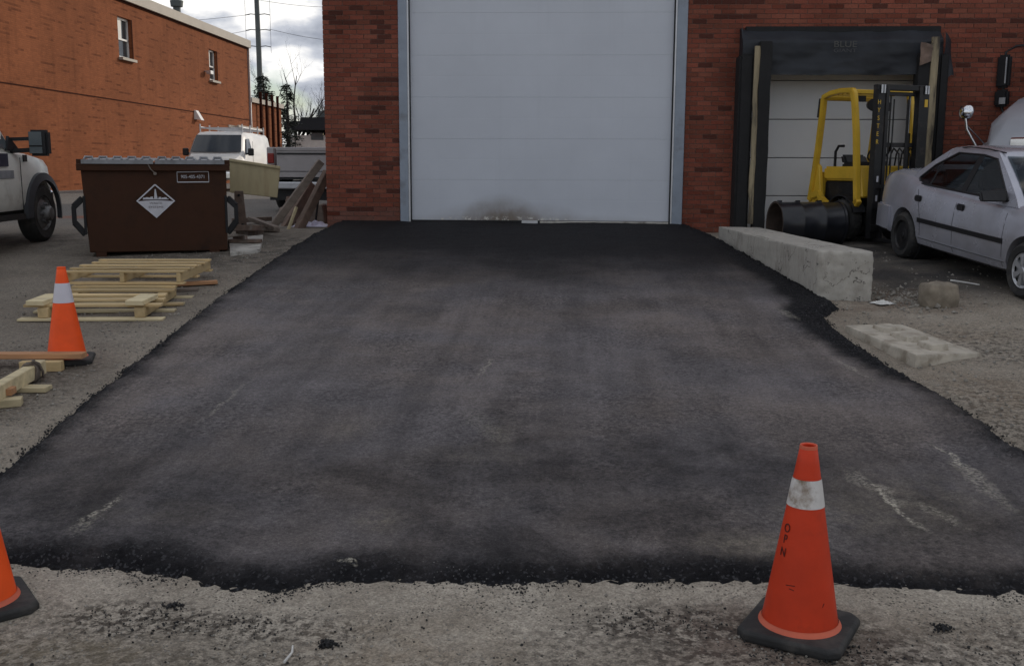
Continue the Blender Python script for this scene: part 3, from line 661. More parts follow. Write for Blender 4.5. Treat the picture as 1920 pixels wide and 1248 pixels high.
def brick_col(r_, k):
    rnd = random.Random(r_*977+k*31); t = rnd.random()
    if (r_, k) in DARK: return (.098, .036, .027)
    if t < .012: return (.12, .036, .024)
    f = rnd.uniform(.76, 1.14); h = rnd.uniform(-.012, .012)
    if r_ < 12 and k < 8:
        g_ = min(1, .35+.1*(12-r_))*rnd.uniform(.5, 1); return tuple(a*(1-g_)*f+c*g_ for a, c in zip((.248, .074, .047), (.19, .125, .105)))
    return (.232*f, (.076+h*.6)*f, (.050+h*.4)*f)
cells = list(brick_cells())
def on_screen(lo, hi, z0, z1):
    d = Vector(((lo+hi)/2, YW, (z0+z1)/2))-CAM; zz = d.dot(FW); px = IW/2+FPX*d.dot(RT)/zz; py = IH/2-FPX*d.dot(UP)/zz
    return 0 < py < 425 and (610 < px < 750 or 1280 < px < 1378), px
singles = []; joined = []
for c in cells:
    ok, px = on_screen(*c[2:])
    (singles if ok else joined).append((px, c))
singles.sort(key=lambda s: s[0]); extra = singles[298:]; singles = singles[:298]; joined += extra
mcache = {}
def brick_mesh(w, h, d=.05):
    key = (round(w, 3), round(h, 3))
    if key not in mcache:
        q = MB(); q.add([(-w/2, 0, -h/2), (w/2, 0, -h/2), (w/2, 0, h/2), (-w/2, 0, h/2), (-w/2, d, -h/2), (w/2, d, -h/2), (w/2, d, h/2), (-w/2, d, h/2)], [(0, 1, 2, 3), (1, 5, 6, 2), (4, 0, 3, 7), (3, 2, 6, 7), (4, 5, 1, 0)])
        m_ = q.mesh('brick', fix=False); m_.materials.append(bm_obj); mcache[key] = m_
    return mcache[key]
for px, (r_, k, lo, hi, z0, z1) in singles:
    o = bpy.data.objects.new('brick', brick_mesh(hi-lo, z1-z0)); COL.objects.link(o); o.parent = bl
    o.location = BL(((lo+hi)/2, YW+random.uniform(-.0015, .0015), (z0+z1)/2)); o.color = (*brick_col(r_, k), 1)
b = MB(); cols = []
for px, (r_, k, lo, hi, z0, z1) in joined:
    y0 = YW+random.uniform(-.0015, .0015); y1 = y0+.05
    P = [BL(p) for p in ((lo, y0, z0), (hi, y0, z0), (hi, y0, z1), (lo, y0, z1), (lo, y1, z0), (hi, y1, z0), (hi, y1, z1), (lo, y1, z1))]
    b.add(P, [(0, 1, 2, 3), (1, 5, 6, 2), (4, 0, 3, 7), (3, 2, 6, 7), (4, 5, 1, 0)]); cols += [brick_col(r_, k)]*8
o = b.build('brickwork', bm_stuff, bl, fix=False, kind='stuff')
ca = o.data.attributes.new('col', 'FLOAT_COLOR', 'POINT')
ca.data.foreach_set('color', [c for cc in cols for c in (*cc, 1)])

# overhead door
def door_panel_mat(name, col, stain):
    m, t, bb = base_mat(name); L = t.links.new
    v = N(t, 'ShaderNodeNewGeometry').outputs['Position']
    base = mixc(t, noisef(t, v, .9, .3, .7), tuple(c*.95 for c in col), tuple(c*1.04 for c in col))
    mp = N(t, 'ShaderNodeMapping'); mp.inputs['Scale'].default_value = (6, 1, .25); L(v, mp.inputs['Vector'])
    base = mixc(t, noisef(t, mp.outputs[0], 1.5, .55, .8, o1=.25), base, tuple(c*.82 for c in col))
    if stain:
        sp = N(t, 'ShaderNodeSeparateXYZ'); L(v, sp.inputs[0]); cb = N(t, 'ShaderNodeCombineXYZ'); L(sp.outputs[0], cb.inputs[0]); L(sp.outputs[2], cb.inputs[1])
        for c, sx, sy, k in (((-.93, .92), .62, .42, .75), ((-.85, .93), 1.25, .30, .5), ((-.6, .9), 2.4, .14, .35)):
            f = mth(t, 'MULTIPLY', mth(t, 'MULTIPLY', blob(t, cb.outputs[0], c, sx, sy), 1.5, True), noisef(t, v, 5, .25, .65, o0=.45, o1=1))
            base = mixc(t, mth(t, 'MULTIPLY', f, k), base, (.155, .115, .075))
        fl = mth(t, 'MULTIPLY', mth(t, 'MULTIPLY', blob(t, cb.outputs[0], (-1.0, .93), 1.4, .06), 2, True), noisef(t, v, 22, .53, .6))
        base = mixc(t, fl, base, (.62, .6, .55))
    L(base, bb.inputs['Base Color']); bb.inputs['Roughness'].default_value = .45; bb.inputs['Specular IOR Level'].default_value = .4
    bp = N(t, 'ShaderNodeBump'); bp.inputs['Strength'].default_value = .06; bp.inputs['Distance'].default_value = .01
    L(noisef(t, v, 60, .2, .8, detail=3), bp.inputs['Height']); L(bp.outputs[0], bb.inputs['Normal'])
    return m
dm = door_panel_mat('door_white', (.55, .58, .64), False); dms = door_panel_mat('door_white_stained', (.55, .58, .64), True); dkm = door_panel_mat('dock_door_white', (.80, .80, .80), False)
PX0, PX1, YD = -2.31, 1.60, YW+.055
dr = MB(); dr.box(BL(((PX0+PX1)/2, YD+.10, 3.0)), (PX1-PX0+.3, .04, 4.6)); door = dr.build('overhead_door', 'black_plastic', bl)
ph = .60; z = .925; i = 0
while z < 5.2:
    for a, h in ((z, ph),):
        q = MB(); w = PX1-PX0
        prof = [(0, .004), (.0, .008)]
        # panel face with a shallow mid rib groove
        zz = [0, .004, ph/2-.012, ph/2-.006, ph/2+.006, ph/2+.012, ph-.0055, ph-.0015]; dy = [.0007, 0, 0, .0005, .0005, 0, 0, .0007]
        q.v = []; 
        for k in range(len(zz)):
            q.v += [BL((PX0, YD+dy[k], a+zz[k])), BL((PX1, YD+dy[k], a+zz[k]))]
        n_ = len(zz)*2
        q.v += [BL((PX0, YD+.05, a+ph-.0015)), BL((PX1, YD+.05, a+ph-.0015)), BL((PX0, YD+.05, a)), BL((PX1, YD+.05, a))]
        rows = list(range(0, n_+4, 2))
        for k in range(len(rows)): r0 = rows[k]; r1_ = rows[(k+1) % len(rows)]; q.f.append((r0, r0+1, r1_+1, r1_))
        q.f.append(tuple(rows)); q.f.append(tuple(r_+1 for r_ in rows))
        q.build('door_panel', dms if i == 0 else dm, door)
    z += ph; i += 1
b = MB(); b.box(BL(((PX0+PX1)/2, YD+.02, .915)), (PX1-PX0-.02, .03, .022)); b.build('bottom_seal', 'black_plastic', door)
for nm, x0, x1 in (('door_jamb', DX0, PX0+.0), ('door_jamb', PX1, DX1)):
    b = MB(); b.box(BL(((x0+x1)/2, YW+.02, 3.0)), (x1-x0, .10, 4.4)); b.build(nm, 'steel_jamb', bl, bevel=.006)
b = MB(); b.box(BL((PX0+.012, YW-.012, 3.0)), (.022, .03, 4.3)); b.build('door_track', 'galv', bl)
b = MB(); b.box(BL((PX1-.012, YW-.012, 3.0)), (.020, .03, 4.3)); b.build('door_track', 'galv', bl)
b = MB(); b.box(BL((PX0+.028, YW+.04, 3.0)), (.014, .03, 4.3)); b.build('weather_strip', 'black_plastic', bl)
b = MB(); b.box(BL((PX1-.03, YW+.04, 3.0)), (.018, .03, 4.3)); b.build('weather_strip', 'black_plastic', bl)
b = MB(); b.box(BL((.60, YW-.02, .900)), (1.9, .08, .04)); b.build('door_sill', 'concrete', bl, bevel=.004)
b = MB(); b.box(BL((-.50, YW-.035, .902)), (.24, .06, .05)); b.build('sill_plate', 'galv', bl, bevel=.004)
# dock door and shelter
dd = MB(); dd.box(BL(((KX0+KX1)/2, YW+.48, 2.1)), (KX1-KX0, .03, 2.7)); dock = dd.build('dock_door', 'black_plastic', bl)
z = .74
while z < 3.4:
    q = MB(); q.box(BL(((KX0+KX1)/2, YW+.44, z+.28)), (KX1-KX0-.02, .05, .554)); q.build('door_panel', dkm, dock, bevel=.006); z += .565
b = MB(); b.box(BL((KX0+.16, YW+.405, 2.32)), (.03, .02, .16)); b.build('pull_handle', 'black_plastic', dock)
sh = MB(); sh.box(BL((3.93, YW-.06, 3.62)), (2.72, .11, .16)); shel = sh.build('dock_shelter', 'black_foam', bl)
# header curtain: sagging vinyl over a sloped frame
HX0, HX1 = 2.50, 5.28
def header(u, v_):
    x = HX0+(HX1-HX0)*u
    wr = .018*math.sin(u*9+v_*4)+.02*fbm(x*1.3, v_*2.2, 3, 2.0, 4)+.03*abs(math.sin((u-.5)*math.pi*2.2+v_*1.6))*v_
    zt = 3.66-.63*v_-.02*math.sin(u*math.pi)*v_+.012*fbm(x, v_, 8, 3, 3)
    y = YW-.08-.20*min(1, v_*3.5)-wr*(.3+v_)
    return BL((x, y, zt))
b = MB(); b.grid(header, 60, 24); b.build('header_curtain', 'black_vinyl', shel, smooth=180)
b = MB(); b.prism([BL((HX0, YW-.0, 3.68)), BL((HX0, YW-.12, 3.67)), BL((HX0, YW-.27, 3.45)), BL((HX0, YW-.26, 3.05)), BL((HX0, YW-.0, 3.0))], (.02, 0, 0)); b.build('header_cheek', 'black_vinyl', shel)
def flap(u, v_):
    x = HX1+.16*u+.06*v_*u; zt = 3.60-.12*u-(.52+.05*math.sin(u*5))*v_; y = YW-.12-.26*(1-u)*.8-.03*math.sin(v_*5+u*3); return BL((x, y, zt))
b = MB(); b.grid(flap, 10, 14); b.build('torn_flap', 'black_vinyl', shel, smooth=180)
for x0, x1, nm in ((2.46, 2.66, 'outer_pad'), (5.22, 5.36, 'outer_pad')):
    b = MB(); b.box(BL(((x0+x1)/2, YW-.16, 2.02)), (x1-x0, .38, 2.56)); b.build(nm, 'black_foam', shel, bevel=.03, seg=2)
def strip(xa, xb, z0, z1, y0, seed, m, nm, wob=.02, dep=.05):
    q = MB(); rings = []
    for k in range(17):
        t_ = k/16; zz = z0+(z1-z0)*t_; w0 = wob*fbm(t_*6, seed, 0, 1, 4); w1 = wob*fbm(t_*6, seed+5, 0, 1, 4)
        rings.append([BL((xa+w0, y0, zz)), BL((xb+w1, y0, zz)), BL((xb+w1, y0+dep, zz)), BL((xa+w0, y0+dep, zz))])
    q.loft(rings); return q.build(nm, m, shel)
strip(2.655, 2.725, .92, 3.40, YW-.40, 1, 'raw_wood', 'exposed_stud', .02); strip(2.725, 2.885, .80, 3.46, YW-.43, 4, 'black_foam', 'inner_pad', .015, .22)
strip(5.085, 5.185, .92, 3.52, YW-.40, 9, 'raw_wood', 'exposed_stud', .01); strip(4.93, 5.085, .80, 3.3, YW-.38, 12, 'black_foam', 'inner_pad', .012, .2)
b = MB(); b.grid(lambda u, v_: BL((4.93+.2*u, YW-.40-.03*math.sin(u*4)-.02*fbm(u*3, v_*3, 2, 1, 3), 3.45-.32*v_*(1-.4*u)-.05*u)), 8, 10); b.build('torn_liner', 'old_timber', shel, smooth=180)
b = MB(); b.box(BL((3.93, YW+.2, 3.36)), (2.4, .4, .18)); b.build('head_pad', 'black_foam', shel)
mat('faint_print', (.075, .075, .07), .6); mat('faint_print2', (.06, .06, .065), .6)
text('maker_name', 'BLUE', .12, 'faint_print', shel, BL((3.90, YW-.385, 3.42)), (R(90), 0, 0), sx=1.2)
text('maker_name', 'GIANT', .07, 'faint_print2', shel, BL((3.90, YW-.385, 3.335)), (R(90), 0, 0), sx=1.5)

# ================================================================ LEFT BUILDING
XB = -17.5
wl = brick_wall_mat('brick_orange', (.252, .089, .040), (.208, .073, .034), (.085, .028, .014), (.21, .082, .042), 1)
lb = thing('brick_building', 'orange brick two-storey building with pale coping and two small windows', 'building', (XB, 40, .85))
def LB(p): return Vector(p)-Vector((XB, 40, .85))
Y0, Y1, ZT = 22.0, 56.9, 8.15
WIN = [(229, 254, 45, 118), (398, 412, 103, 158)]
wins = []
for x0, x1, y0, y1 in WIN:
    ya = XB*FPX/(x0-VPX); yb = XB*FPX/(x1-VPX)
    za = 1.7+(HZ-y1)/FPX*((ya+yb)/2)*1.0; zb = 1.7+(HZ-y0)/FPX*((ya+yb)/2)
    wins.append((ya, yb, za, zb))
b = MB(); TH = .35
def lw(y0, y1, z0, z1): b.box(LB((XB-TH/2, (y0+y1)/2, (z0+z1)/2)), (TH, y1-y0, z1-z0))
yy = Y0
for ya, yb, za, zb in wins:
    lw(yy, ya, .5, ZT); lw(ya, yb, .5, za); lw(ya, yb, zb, ZT); yy = yb
lw(yy, Y1, .5, ZT)
b.box(LB((XB-6, Y0+.2, 4.3)), (11.3, .35, 7.7)); b.box(LB((XB-6, Y1-.2, 4.3)), (11.3, .35, 7.7)); b.box(LB((XB-11.8, 39.5, 4.3)), (.3, 34, 7.7))
b.build('wall', wl, lb)
b = MB(); b.box(LB((XB+.002, (Y0+Y1)/2, 4.25)), (.008, Y1-Y0, .05)); b.build('recess_shade', 'pipe_shade_dark', lb)  # dark strip stands in for the shade of a recessed course line
b = MB(); b.box(LB((XB-.14, (Y0+Y1)/2, ZT+.20)), (.60, Y1-Y0+.1, .40)); b.build('coping', 'coping', lb)
b = MB(); b.box(LB((XB+.02, (Y0+Y1)/2, ZT-.04)), (.06, Y1-Y0, .08)); b.build('coping_shade', 'pipe_shade_dark', lb)  # dark strip added for the shade line the coping casts
b = MB(); b.box(LB((XB-6.2, (Y0+Y1)/2, ZT-.1)), (11.4, Y1-Y0-.5, .2)); b.build('roof', 'roof_dark', lb)
for ya, yb, za, zb in wins:
    xr = XB-.16; zm = (za+zb)/2-.05
    q = MB()
    for (p, d) in (((ya+.04, (za+zb)/2), (.08, zb-za)), ((yb-.04, (za+zb)/2), (.08, zb-za)), (((ya+yb)/2, za+.04), (yb-ya, .08)), (((ya+yb)/2, zb-.04), (yb-ya, .08)), (((ya+yb)/2, zm), (yb-ya, .07))):
        q.box(LB((xr, p[0], p[1])), (.06, d[0], d[1]))
    w_ = q.build('window', 'white_paint', lb)
    q = MB(); q.box(LB((xr-.03, (ya+yb)/2, (za+zm)/2)), (.01, yb-ya-.1, zm-za-.05)); q.build('pane', 'glass_dark', w_)
    q = MB(); q.box(LB((xr-.03, (ya+yb)/2, (zb+zm)/2)), (.01, yb-ya-.1, zb-zm-.05)); q.build('pane', 'glass_dark', w_)
    q = MB(); q.box(LB((xr-.015, ya+(yb-ya)*.30, (zb+zm)/2)), (.012, (yb-ya)*.5, zb-zm-.1)); q.build('blind', 'dirty_white', w_)
    q = MB(); q.box(LB((XB+.02, (ya+yb)/2, za-.05)), (.30, yb-ya+.1, .10)); q.build('window_sill', 'coping', w_)
    q = MB(); q.box(LB((XB+.004, yb+.05, (za+zb)/2)), (.02, .08, zb-za)); q.build('reveal_shade', 'pipe_shade_dark', w_)  # dark strip paints the shaded reveal on one side of the window
# vent hood, camera, flue, downpipe
Yv = XB*FPX/(368-VPX); zv = 1.7+(HZ-220)/FPX*Yv
b = MB(); b.hexa([LB((XB, Yv-.2, zv-.2)), LB((XB+.34, Yv-.2, zv-.25)), LB((XB+.34, Yv+.2, zv-.25)), LB((XB, Yv+.2, zv-.2))], [LB((XB, Yv-.18, zv+.22)), LB((XB+.08, Yv-.18, zv+.2)), LB((XB+.08, Yv+.18, zv+.2)), LB((XB, Yv+.18, zv+.22))]); b.build('vent_hood', 'white_paint', lb)
Yv = XB*FPX/(389-VPX); zv = 1.7+(HZ-141)/FPX*Yv
b = MB(); b.box(LB((XB+.1, Yv, zv)), (.2, .06, .06)); b.box(LB((XB+.25, Yv, zv-.05)), (.22, .4, .16)); b.build('wall_lamp', 'galv', lb)
Pf = aty(333, 45, 48.0)
b = MB(); b.lathe([(.17, -.5), (.17, .75), (.27, .76), (.30, 1.02), (.27, 1.04)], 14, Matrix.Translation(LB((Pf.x, 48.0, ZT+.1)))); b.build('flue_pipe', 'pole_grey', lb, smooth=40)
b = MB(); b.box(LB((XB+.05, Y1-.08, 5.7)), (.1, .1, 4.9)); b.build('downpipe', 'galv', lb)
# low extension with dark pipes
le = thing('brick_annex', 'low orange brick annex with four dark vertical pipes beside the tall brick building', 'building', (XB, 60, .85))
def LE_(p): return Vector(p)-Vector((XB, 60, .85))
b = MB(); b.box(LE_((XB-4, 60.1, 2.9)), (8, 6.2, 4.7)); b.build('wall', wl, le)
b = MB(); b.box(LE_((XB-4, 60.1, 5.38)), (8.3, 6.5, .26)); b.build('coping', 'coping', le)
for px in (486, 497, 508, 518):
    y = XB*FPX/(px-VPX)
    b = MB(); b.tube([LE_((XB+.18, y, .8)), LE_((XB+.18, y, 5.9))], .085, 10); b.build('vertical_pipe', 'pipe_shade_dark', le, smooth=40)

# ================================================================ FAR BACKGROUND
def far(px, py, Y): return aty(px, py, Y)
# small bungalow
A = far(548, 262, 75); B_ = far(640, 262, 75)
hs = thing('bungalow', 'small pale bungalow with flat dark roof beyond the box trailer', 'house', (A.x, 75, .85))
q = lambda p: Vector(p)-Vector((A.x, 75, .85))
b = MB(); b.box(q(((A.x+B_.x)/2+1.0, 78, 2.4)), (B_.x-A.x+1.5, 6, 3.2)); b.build('wall', 'stucco', hs)
b = MB(); zr = far(580, 240, 75).z; b.box(q(((A.x+B_.x)/2+1.0, 78, zr+.15)), (B_.x-A.x+2.8, 7.4, .62)); b.box(q(((A.x+B_.x)/2+1.4, 78.4, zr+.6)), (B_.x-A.x+1.6, 6.4, .35)); rf_ = b.build('roof', 'roof_dark', hs)
b = MB(); cz = far(605, 220, 78); b.box(q((cz.x, 78, cz.z)), (.6, .6, .9)); b.build('chimney', 'pole_grey', rf_)
wn = far(595, 256, 75); b = MB(); b.box(q((wn.x, 74.98, wn.z)), (.9, .08, .5)); b.build('window', 'glass_grey', hs)
b = MB(); c_ = far(547, 245, 74.5); b.box(q((c_.x, 74.4, 2.4)), (.35, .35, 3.1)); b.build('porch_post', 'stucco', hs)

# utility pole and wires
PB = aty(490, 230, 66.0)
up_ = thing('utility_pole', 'tall steel transmission pole with insulator arms behind the annex', 'pole', (PB.x, 66, .85))
b = MB(); b.tube([(0, 0, -.3), (0, 0, 8), (-.1, 0, 18), (-.15, 0, 28)], [.19, .17, .12, .09], 12); b.build('shaft', 'pole_grey', up_, smooth=60)
arms = []
for py in (28, 57, 88):
    zz = aty(484, py, 66).z-.85
    b = MB()
    for s_ in (-1, 1): b.tube([(0, 0, zz), (s_*.45, 0, zz+.05), (s_*.8, 0, zz-.02)], .03, 6)
    b.build('crossarm', 'pole_grey', up_, smooth=60); arms.append(zz)
for s_ in (-1, 1):
    b = MB(); b.tube([(s_*.8, 0, arms[2]-.4), (s_*.8, 0, arms[0]+1.0)], .012, 6); b.build('guard_rod', 'wire', up_)
for k, (pa, pb, Ya) in enumerate((((-60, -12), (700, -30), 66), ((150, 40), (468, 28), 66), ((300, 66), (468, 57), 66), ((505, 55), (700, 78), 66), ((470, -2), (700, 12), 66))):
    a_, c_ = aty(*pa, Ya), aty(*pb, Ya); pts = []
    for i in range(13):
        t_ = i/12; p = a_.lerp(c_, t_); p.z -= .25*math.sin(math.pi*t_)*(1 if k else .6); pts.append(p)
    b = MB(); b.tube(pts, .013, 5)
    o = b.build('overhead_wire', 'wire'); tag(o, ['thin overhead wire crossing the sky high above the coping', 'upper thin wire running from the pole over the orange building', 'lower thin wire running from the pole over the orange building', 'lower thin wire running from the pole to the red warehouse', 'upper thin wire running from the pole to the red warehouse'][k], 'wire', 'overhead wires')

# trees
def conifer(name, px, py_top, py_base, Y, wid, label, seed):
    rnd = random.Random(seed); P0 = aty(px, py_base, Y); top = aty(px, py_top, Y); z0 = .85; H = top.z-z0
    r = thing(name, label, 'tree', (P0.x, Y, z0), group='dark conifers behind the annex')
    b = MB(); b.tube([(0, 0, -.2), (.05, 0, H*.5), (0, 0, H)], [.22, .13, .02], 8); b.build('trunk', 'bark', r, smooth=60)
    b = MB(); zc = H*.12
    while zc < H*.99:
        t_ = zc/H; n = rnd.randint(3, 5)
        for _ in range(n):
            an = rnd.uniform(0, 6.28); ln = wid*1.25*(1-t_)**.75*rnd.uniform(.5, 1.15)+.15
            d = Vector((math.cos(an), math.sin(an), 0)); side = Vector((-d.y, d.x, 0))
            tip = d*ln+Vector((0, 0, zc+ln*rnd.uniform(-.25, .18)))
            b.tube([(0, 0, zc), tip*.5+Vector((0, 0, zc*.5+.05*ln)), tip], [.03, .02, .008], 4, caps=False)
            for k in range(int(8+ln*12)):
                s_ = rnd.uniform(.2, 1.0); p = Vector((0, 0, zc)).lerp(tip, s_)+Vector((rnd.gauss(0, .07), rnd.gauss(0, .07), rnd.gauss(-.06, .07)))
                l2 = rnd.uniform(.14, .34)*(1.1-.4*s_); dd_ = (d*rnd.uniform(.2, 1)+side*rnd.uniform(-1, 1)+Vector((0, 0, rnd.uniform(-.7, .25)))).normalized()
                w2 = dd_.cross(Vector((rnd.random(), rnd.random(), rnd.random()+.2))).normalized()*.045
                b.add([p-w2, p+w2, p+dd_*l2], [(0, 1, 2)])
        zc += H*.028*rnd.uniform(.6, 1.4)
    b.build('crown', 'needles', r, fix=False)
conifer('conifer_tree', 497, 137, 262, 63, 1.45, 'dark spindly conifer right beside the transmission pole', 3)
conifer('conifer_tree', 540, 156, 262, 68, 1.15, 'dark narrow conifer in front of the bare tree', 5)

def bare(px, py_top, Y, label, seed, lean):
    rnd = random.Random(seed); P0 = aty(px, 265, Y); H = aty(px, py_top, Y).z-.85
    r = thing('bare_tree', label, 'tree', (P0.x, Y, .85)); tr = MB(); cr_ = MB()
    def grow(mb, p, d, ln, rad, lv):
        pts = [p]; rs = [rad]; q = p
        for k in range(4):
            d = (d+Vector((rnd.gauss(0, .10), rnd.gauss(0, .10), .06))).normalized(); q = q+d*ln/4; pts.append(q); rs.append(rad*(1-.16*(k+1)))
        mb.tube(pts, rs, 6 if lv < 2 else 4, caps=False)
        if lv >= 5: return
        for k in range(rnd.choice((2, 3, 3, 4)) if lv else 6):
            i = rnd.randint(2 if lv else 1, 4); nd = (d+Vector((rnd.gauss(0, .5), rnd.gauss(0, .5), rnd.uniform(-.05, .45)))).normalized()
            grow(cr_, pts[i], nd, ln*rnd.uniform(.45, .75), rs[i]*.72, lv+1)
    grow(tr, Vector((0, 0, -.2)), Vector((lean, 0, 1)).normalized(), H*.62, .30, 0)
    tr.build('trunk', 'bark', r, smooth=60); cr_.build('crown', 'bark', r, smooth=60)
bare(556, 138, 76, 'tall leafless deciduous tree with fine bare branches against the clouds', 11, .08)
bare(588, 165, 80, 'smaller leafless tree leaning over the bungalow roof', 15, .25)

# ================================================================ OBJECTS
RY = Matrix.Rotation(R(90), 4, 'X')     # lathe axis Z -> -Y
def wheel(parent, c, r, w, side, style='cap', rim_m='galv', rr=.62):
    """axle along local Y; side=-1 outer face towards -Y"""
    M = Matrix.Translation(c) @ Matrix.Rotation(R(90 if side < 0 else -90), 4, 'X')
    b = MB(); b.lathe([(r*.30, -w*.35), (r*.30, w*.30)], 16, M); h = b.build('wheel', 'black_plastic', parent, smooth=40)
    b = MB(); ri = r*rr
    prof = [(ri, -w/2+.01), (r*.86, -w/2), (r*.95, -w/2+.02), (r, -w/2+.05), (r, w/2-.05), (r*.95, w/2-.02), (r*.86, w/2), (ri, w/2-.012), (ri*.97, w/2-.05), (ri*.97, -w/2+.05), (ri, -w/2+.01)]
    b.lathe(prof, 40, M, close=True)
    for k in range(40):
        a = 2*math.pi*k/40
        if k % 2 == 0:
            for zz in (-w*.25, 0, w*.25):
                b.box(M @ Vector((r*math.cos(a), r*math.sin(a), zz)), (.018, .018, .018), (M.to_3x3() @ Matrix.Rotation(a, 3, 'Z')))
    b.build('tyre', 'rubber', h, smooth=35)
    b = MB()
    if style == 'cap':
        b.lathe([(ri*.99, w*.30), (ri*.93, w*.42), (ri*.80, w*.36)], 36, M, close=True)
        b.lathe([(ri*.22, w*.40), (ri*.18, w*.47), (0, w*.48)], 24, M)
        for k in range(7):
            a = 2*math.pi*k/7
            for j in (-.26, .26): pass
            P = [M @ Vector((ri*q_*math.cos(a+s_), ri*q_*math.sin(a+s_), zz)) for q_, s_, zz in ((.16, -.5, w*.40), (.88, -.20, w*.38), (.88, .20, w*.38), (.16, .5, w*.40))]
            n_ = (M.to_3x3() @ Vector((0, 0, 1)))
            b.hexa([p-n_*.03 for p in P], [p+n_*.006 for p in P])
        b.lathe([(ri*.88, w*.20), (0, w*.18)], 30, M)
        b.build('rim', rim_m, h, smooth=30)
    elif style == 'steel':
        b.lathe([(ri*.99, w*.30), (ri*.95, w*.40), (ri*.85, w*.22), (ri*.55, w*.20), (ri*.45, w*.32), (ri*.22, w*.34), (ri*.2, w*.40), (0, w*.41)], 30, M); b.build('rim', rim_m, h, smooth=40)
    else:   # heavy truck wheel with protruding hub
        b.lathe([(ri*.99, w*.30), (ri*.95, w*.44), (ri*.86, w*.30), (ri*.60, w*.42), (ri*.45, w*.46), (ri*.42, w*.75), (ri*.33, w*.85), (0, w*.86)], 30, M)
        for k in range(8):
            a = 2*math.pi*k/8; b.lathe([(.02, 0), (.02, .05), (0, .055)], 8, M @ Matrix.Translation((ri*.52*math.cos(a), ri*.52*math.sin(a), w*.42)))
        b.build('rim', rim_m, h, smooth=40)
    return h

# ---------------------------------------------------------------- traffic cones
def cone(P, yaw, label, m, band, dirty, hgt=.71, inked=False, b0=.60, b1=.80):
    r = thing('traffic_cone', label, 'traffic cone', P, (0, 0, yaw), group='orange traffic cones around the ramp')
    b = MB(); s_ = .188; c_ = .035
    oct_ = [(s_, -s_+c_), (s_, s_-c_), (s_-c_, s_), (-s_+c_, s_), (-s_, s_-c_), (-s_, -s_+c_), (-s_+c_, -s_), (s_-c_, -s_)]
    b.loft([[(x*.98, y*.98, 0) for x, y in oct_], [(x, y, .012) for x, y in oct_], [(x, y, .030) for x, y in oct_], [(x*.95, y*.95, .042) for x, y in oct_]])
    b.build('base', 'rubber', r, bevel=.003)
    R0, R1 = .140, .030
    def rad(t_): return R0+(R1-R0)*t_
    H = hgt-.04; n = 40
    def shell(name, t0, t1, m_, extra=0.0, top=False):
        q = MB(); pr = []
        k0 = 10
        for k in range(k0+1):
            t_ = t0+(t1-t0)*k/k0; pr.append((rad(t_)+extra, .04+H*t_))
        if top: pr += [(R1*.85, .04+H*1.004), (R1*.70, .04+H), (R1*.68, .04+H*.93)]
        q.lathe(pr, n, close=True); return q.build(name, m_, r, smooth=50)
    shell('body', 0.0, 1, m, 0, True)
    shell('reflective_band', b0, b1, band, .0022)
    b = MB(); b.lathe([(R0+.011, .040), (R0+.009, .046), (R0+.002, .052), (R0-.001, .060)], n, close=True); b.build('foot_ring', 'cone_rim', r, smooth=60)
    b = MB(); b.lathe([(R1*.86, .04+H*1.003), (R1*1.02, .04+H*1.006), (R1*1.08, .04+H*.990), (R1*1.0, .04+H*.975)], n, close=True); b.build('tip_ring', 'cone_rim' if dirty else m, r, smooth=60)
    if inked:
        # upright letters one under another on the flank
        for ch, t_ in (('O', .555), ('P', .495), ('N', .425)):
            a = R(inked); rr_ = rad(t_)+.0012; slope = math.atan2(R0-R1, H)
            text('stencil_letter', ch, .046, 'cone_ink', r, (rr_*math.cos(a), rr_*math.sin(a), .04+H*t_), (R(90)-slope, 0, a+R(90)), extrude=.0009, sx=.8)
        for t_, a, l_, ti in ((.265, inked+28, .034, .12), (.245, inked+31, .018, -.2), (.165, inked+88, .02, 1.1)):
            a = R(a); p = Vector((rad(t_)*math.cos(a), rad(t_)*math.sin(a), .04+H*t_)); tg = Vector((-math.sin(a), math.cos(a), 0))
            q = MB(); q.bar(p-tg*l_/2*math.cos(ti)-Vector((0, 0, l_/2*math.sin(ti))), p+tg*l_/2*math.cos(ti)+Vector((0, 0, l_/2*math.sin(ti))), .0016, .0025); q.build('scuff', 'cone_ink', r)
    return r
P = hit(1498, 1181); cone(Vector((P.x, P.y, gz(P.x, P.y)-.006)), R(-28), 'scuffed red-orange cone with dirty white band standing before the ramp edge', 'cone_red', 'cone_band_dirty', True, .715, inked=-(124), b0=.675, b1=.825)
P = hit(124, 678); cone(Vector((P.x, P.y+.02, gz(P.x, P.y)-.008)), R(20), 'bright orange cone with clean white band behind the long cedar plank', 'cone_orange', 'cone_band', False, .715, b0=.615, b1=.83)
P = hit(-40, 1140); cone(Vector((P.x, P.y, gz(P.x, P.y)-.006)), R(-50), 'bright orange cone standing alone at the front corner of the ramp', 'cone_orange', 'cone_band', False, .715, b0=.615, b1=.83)

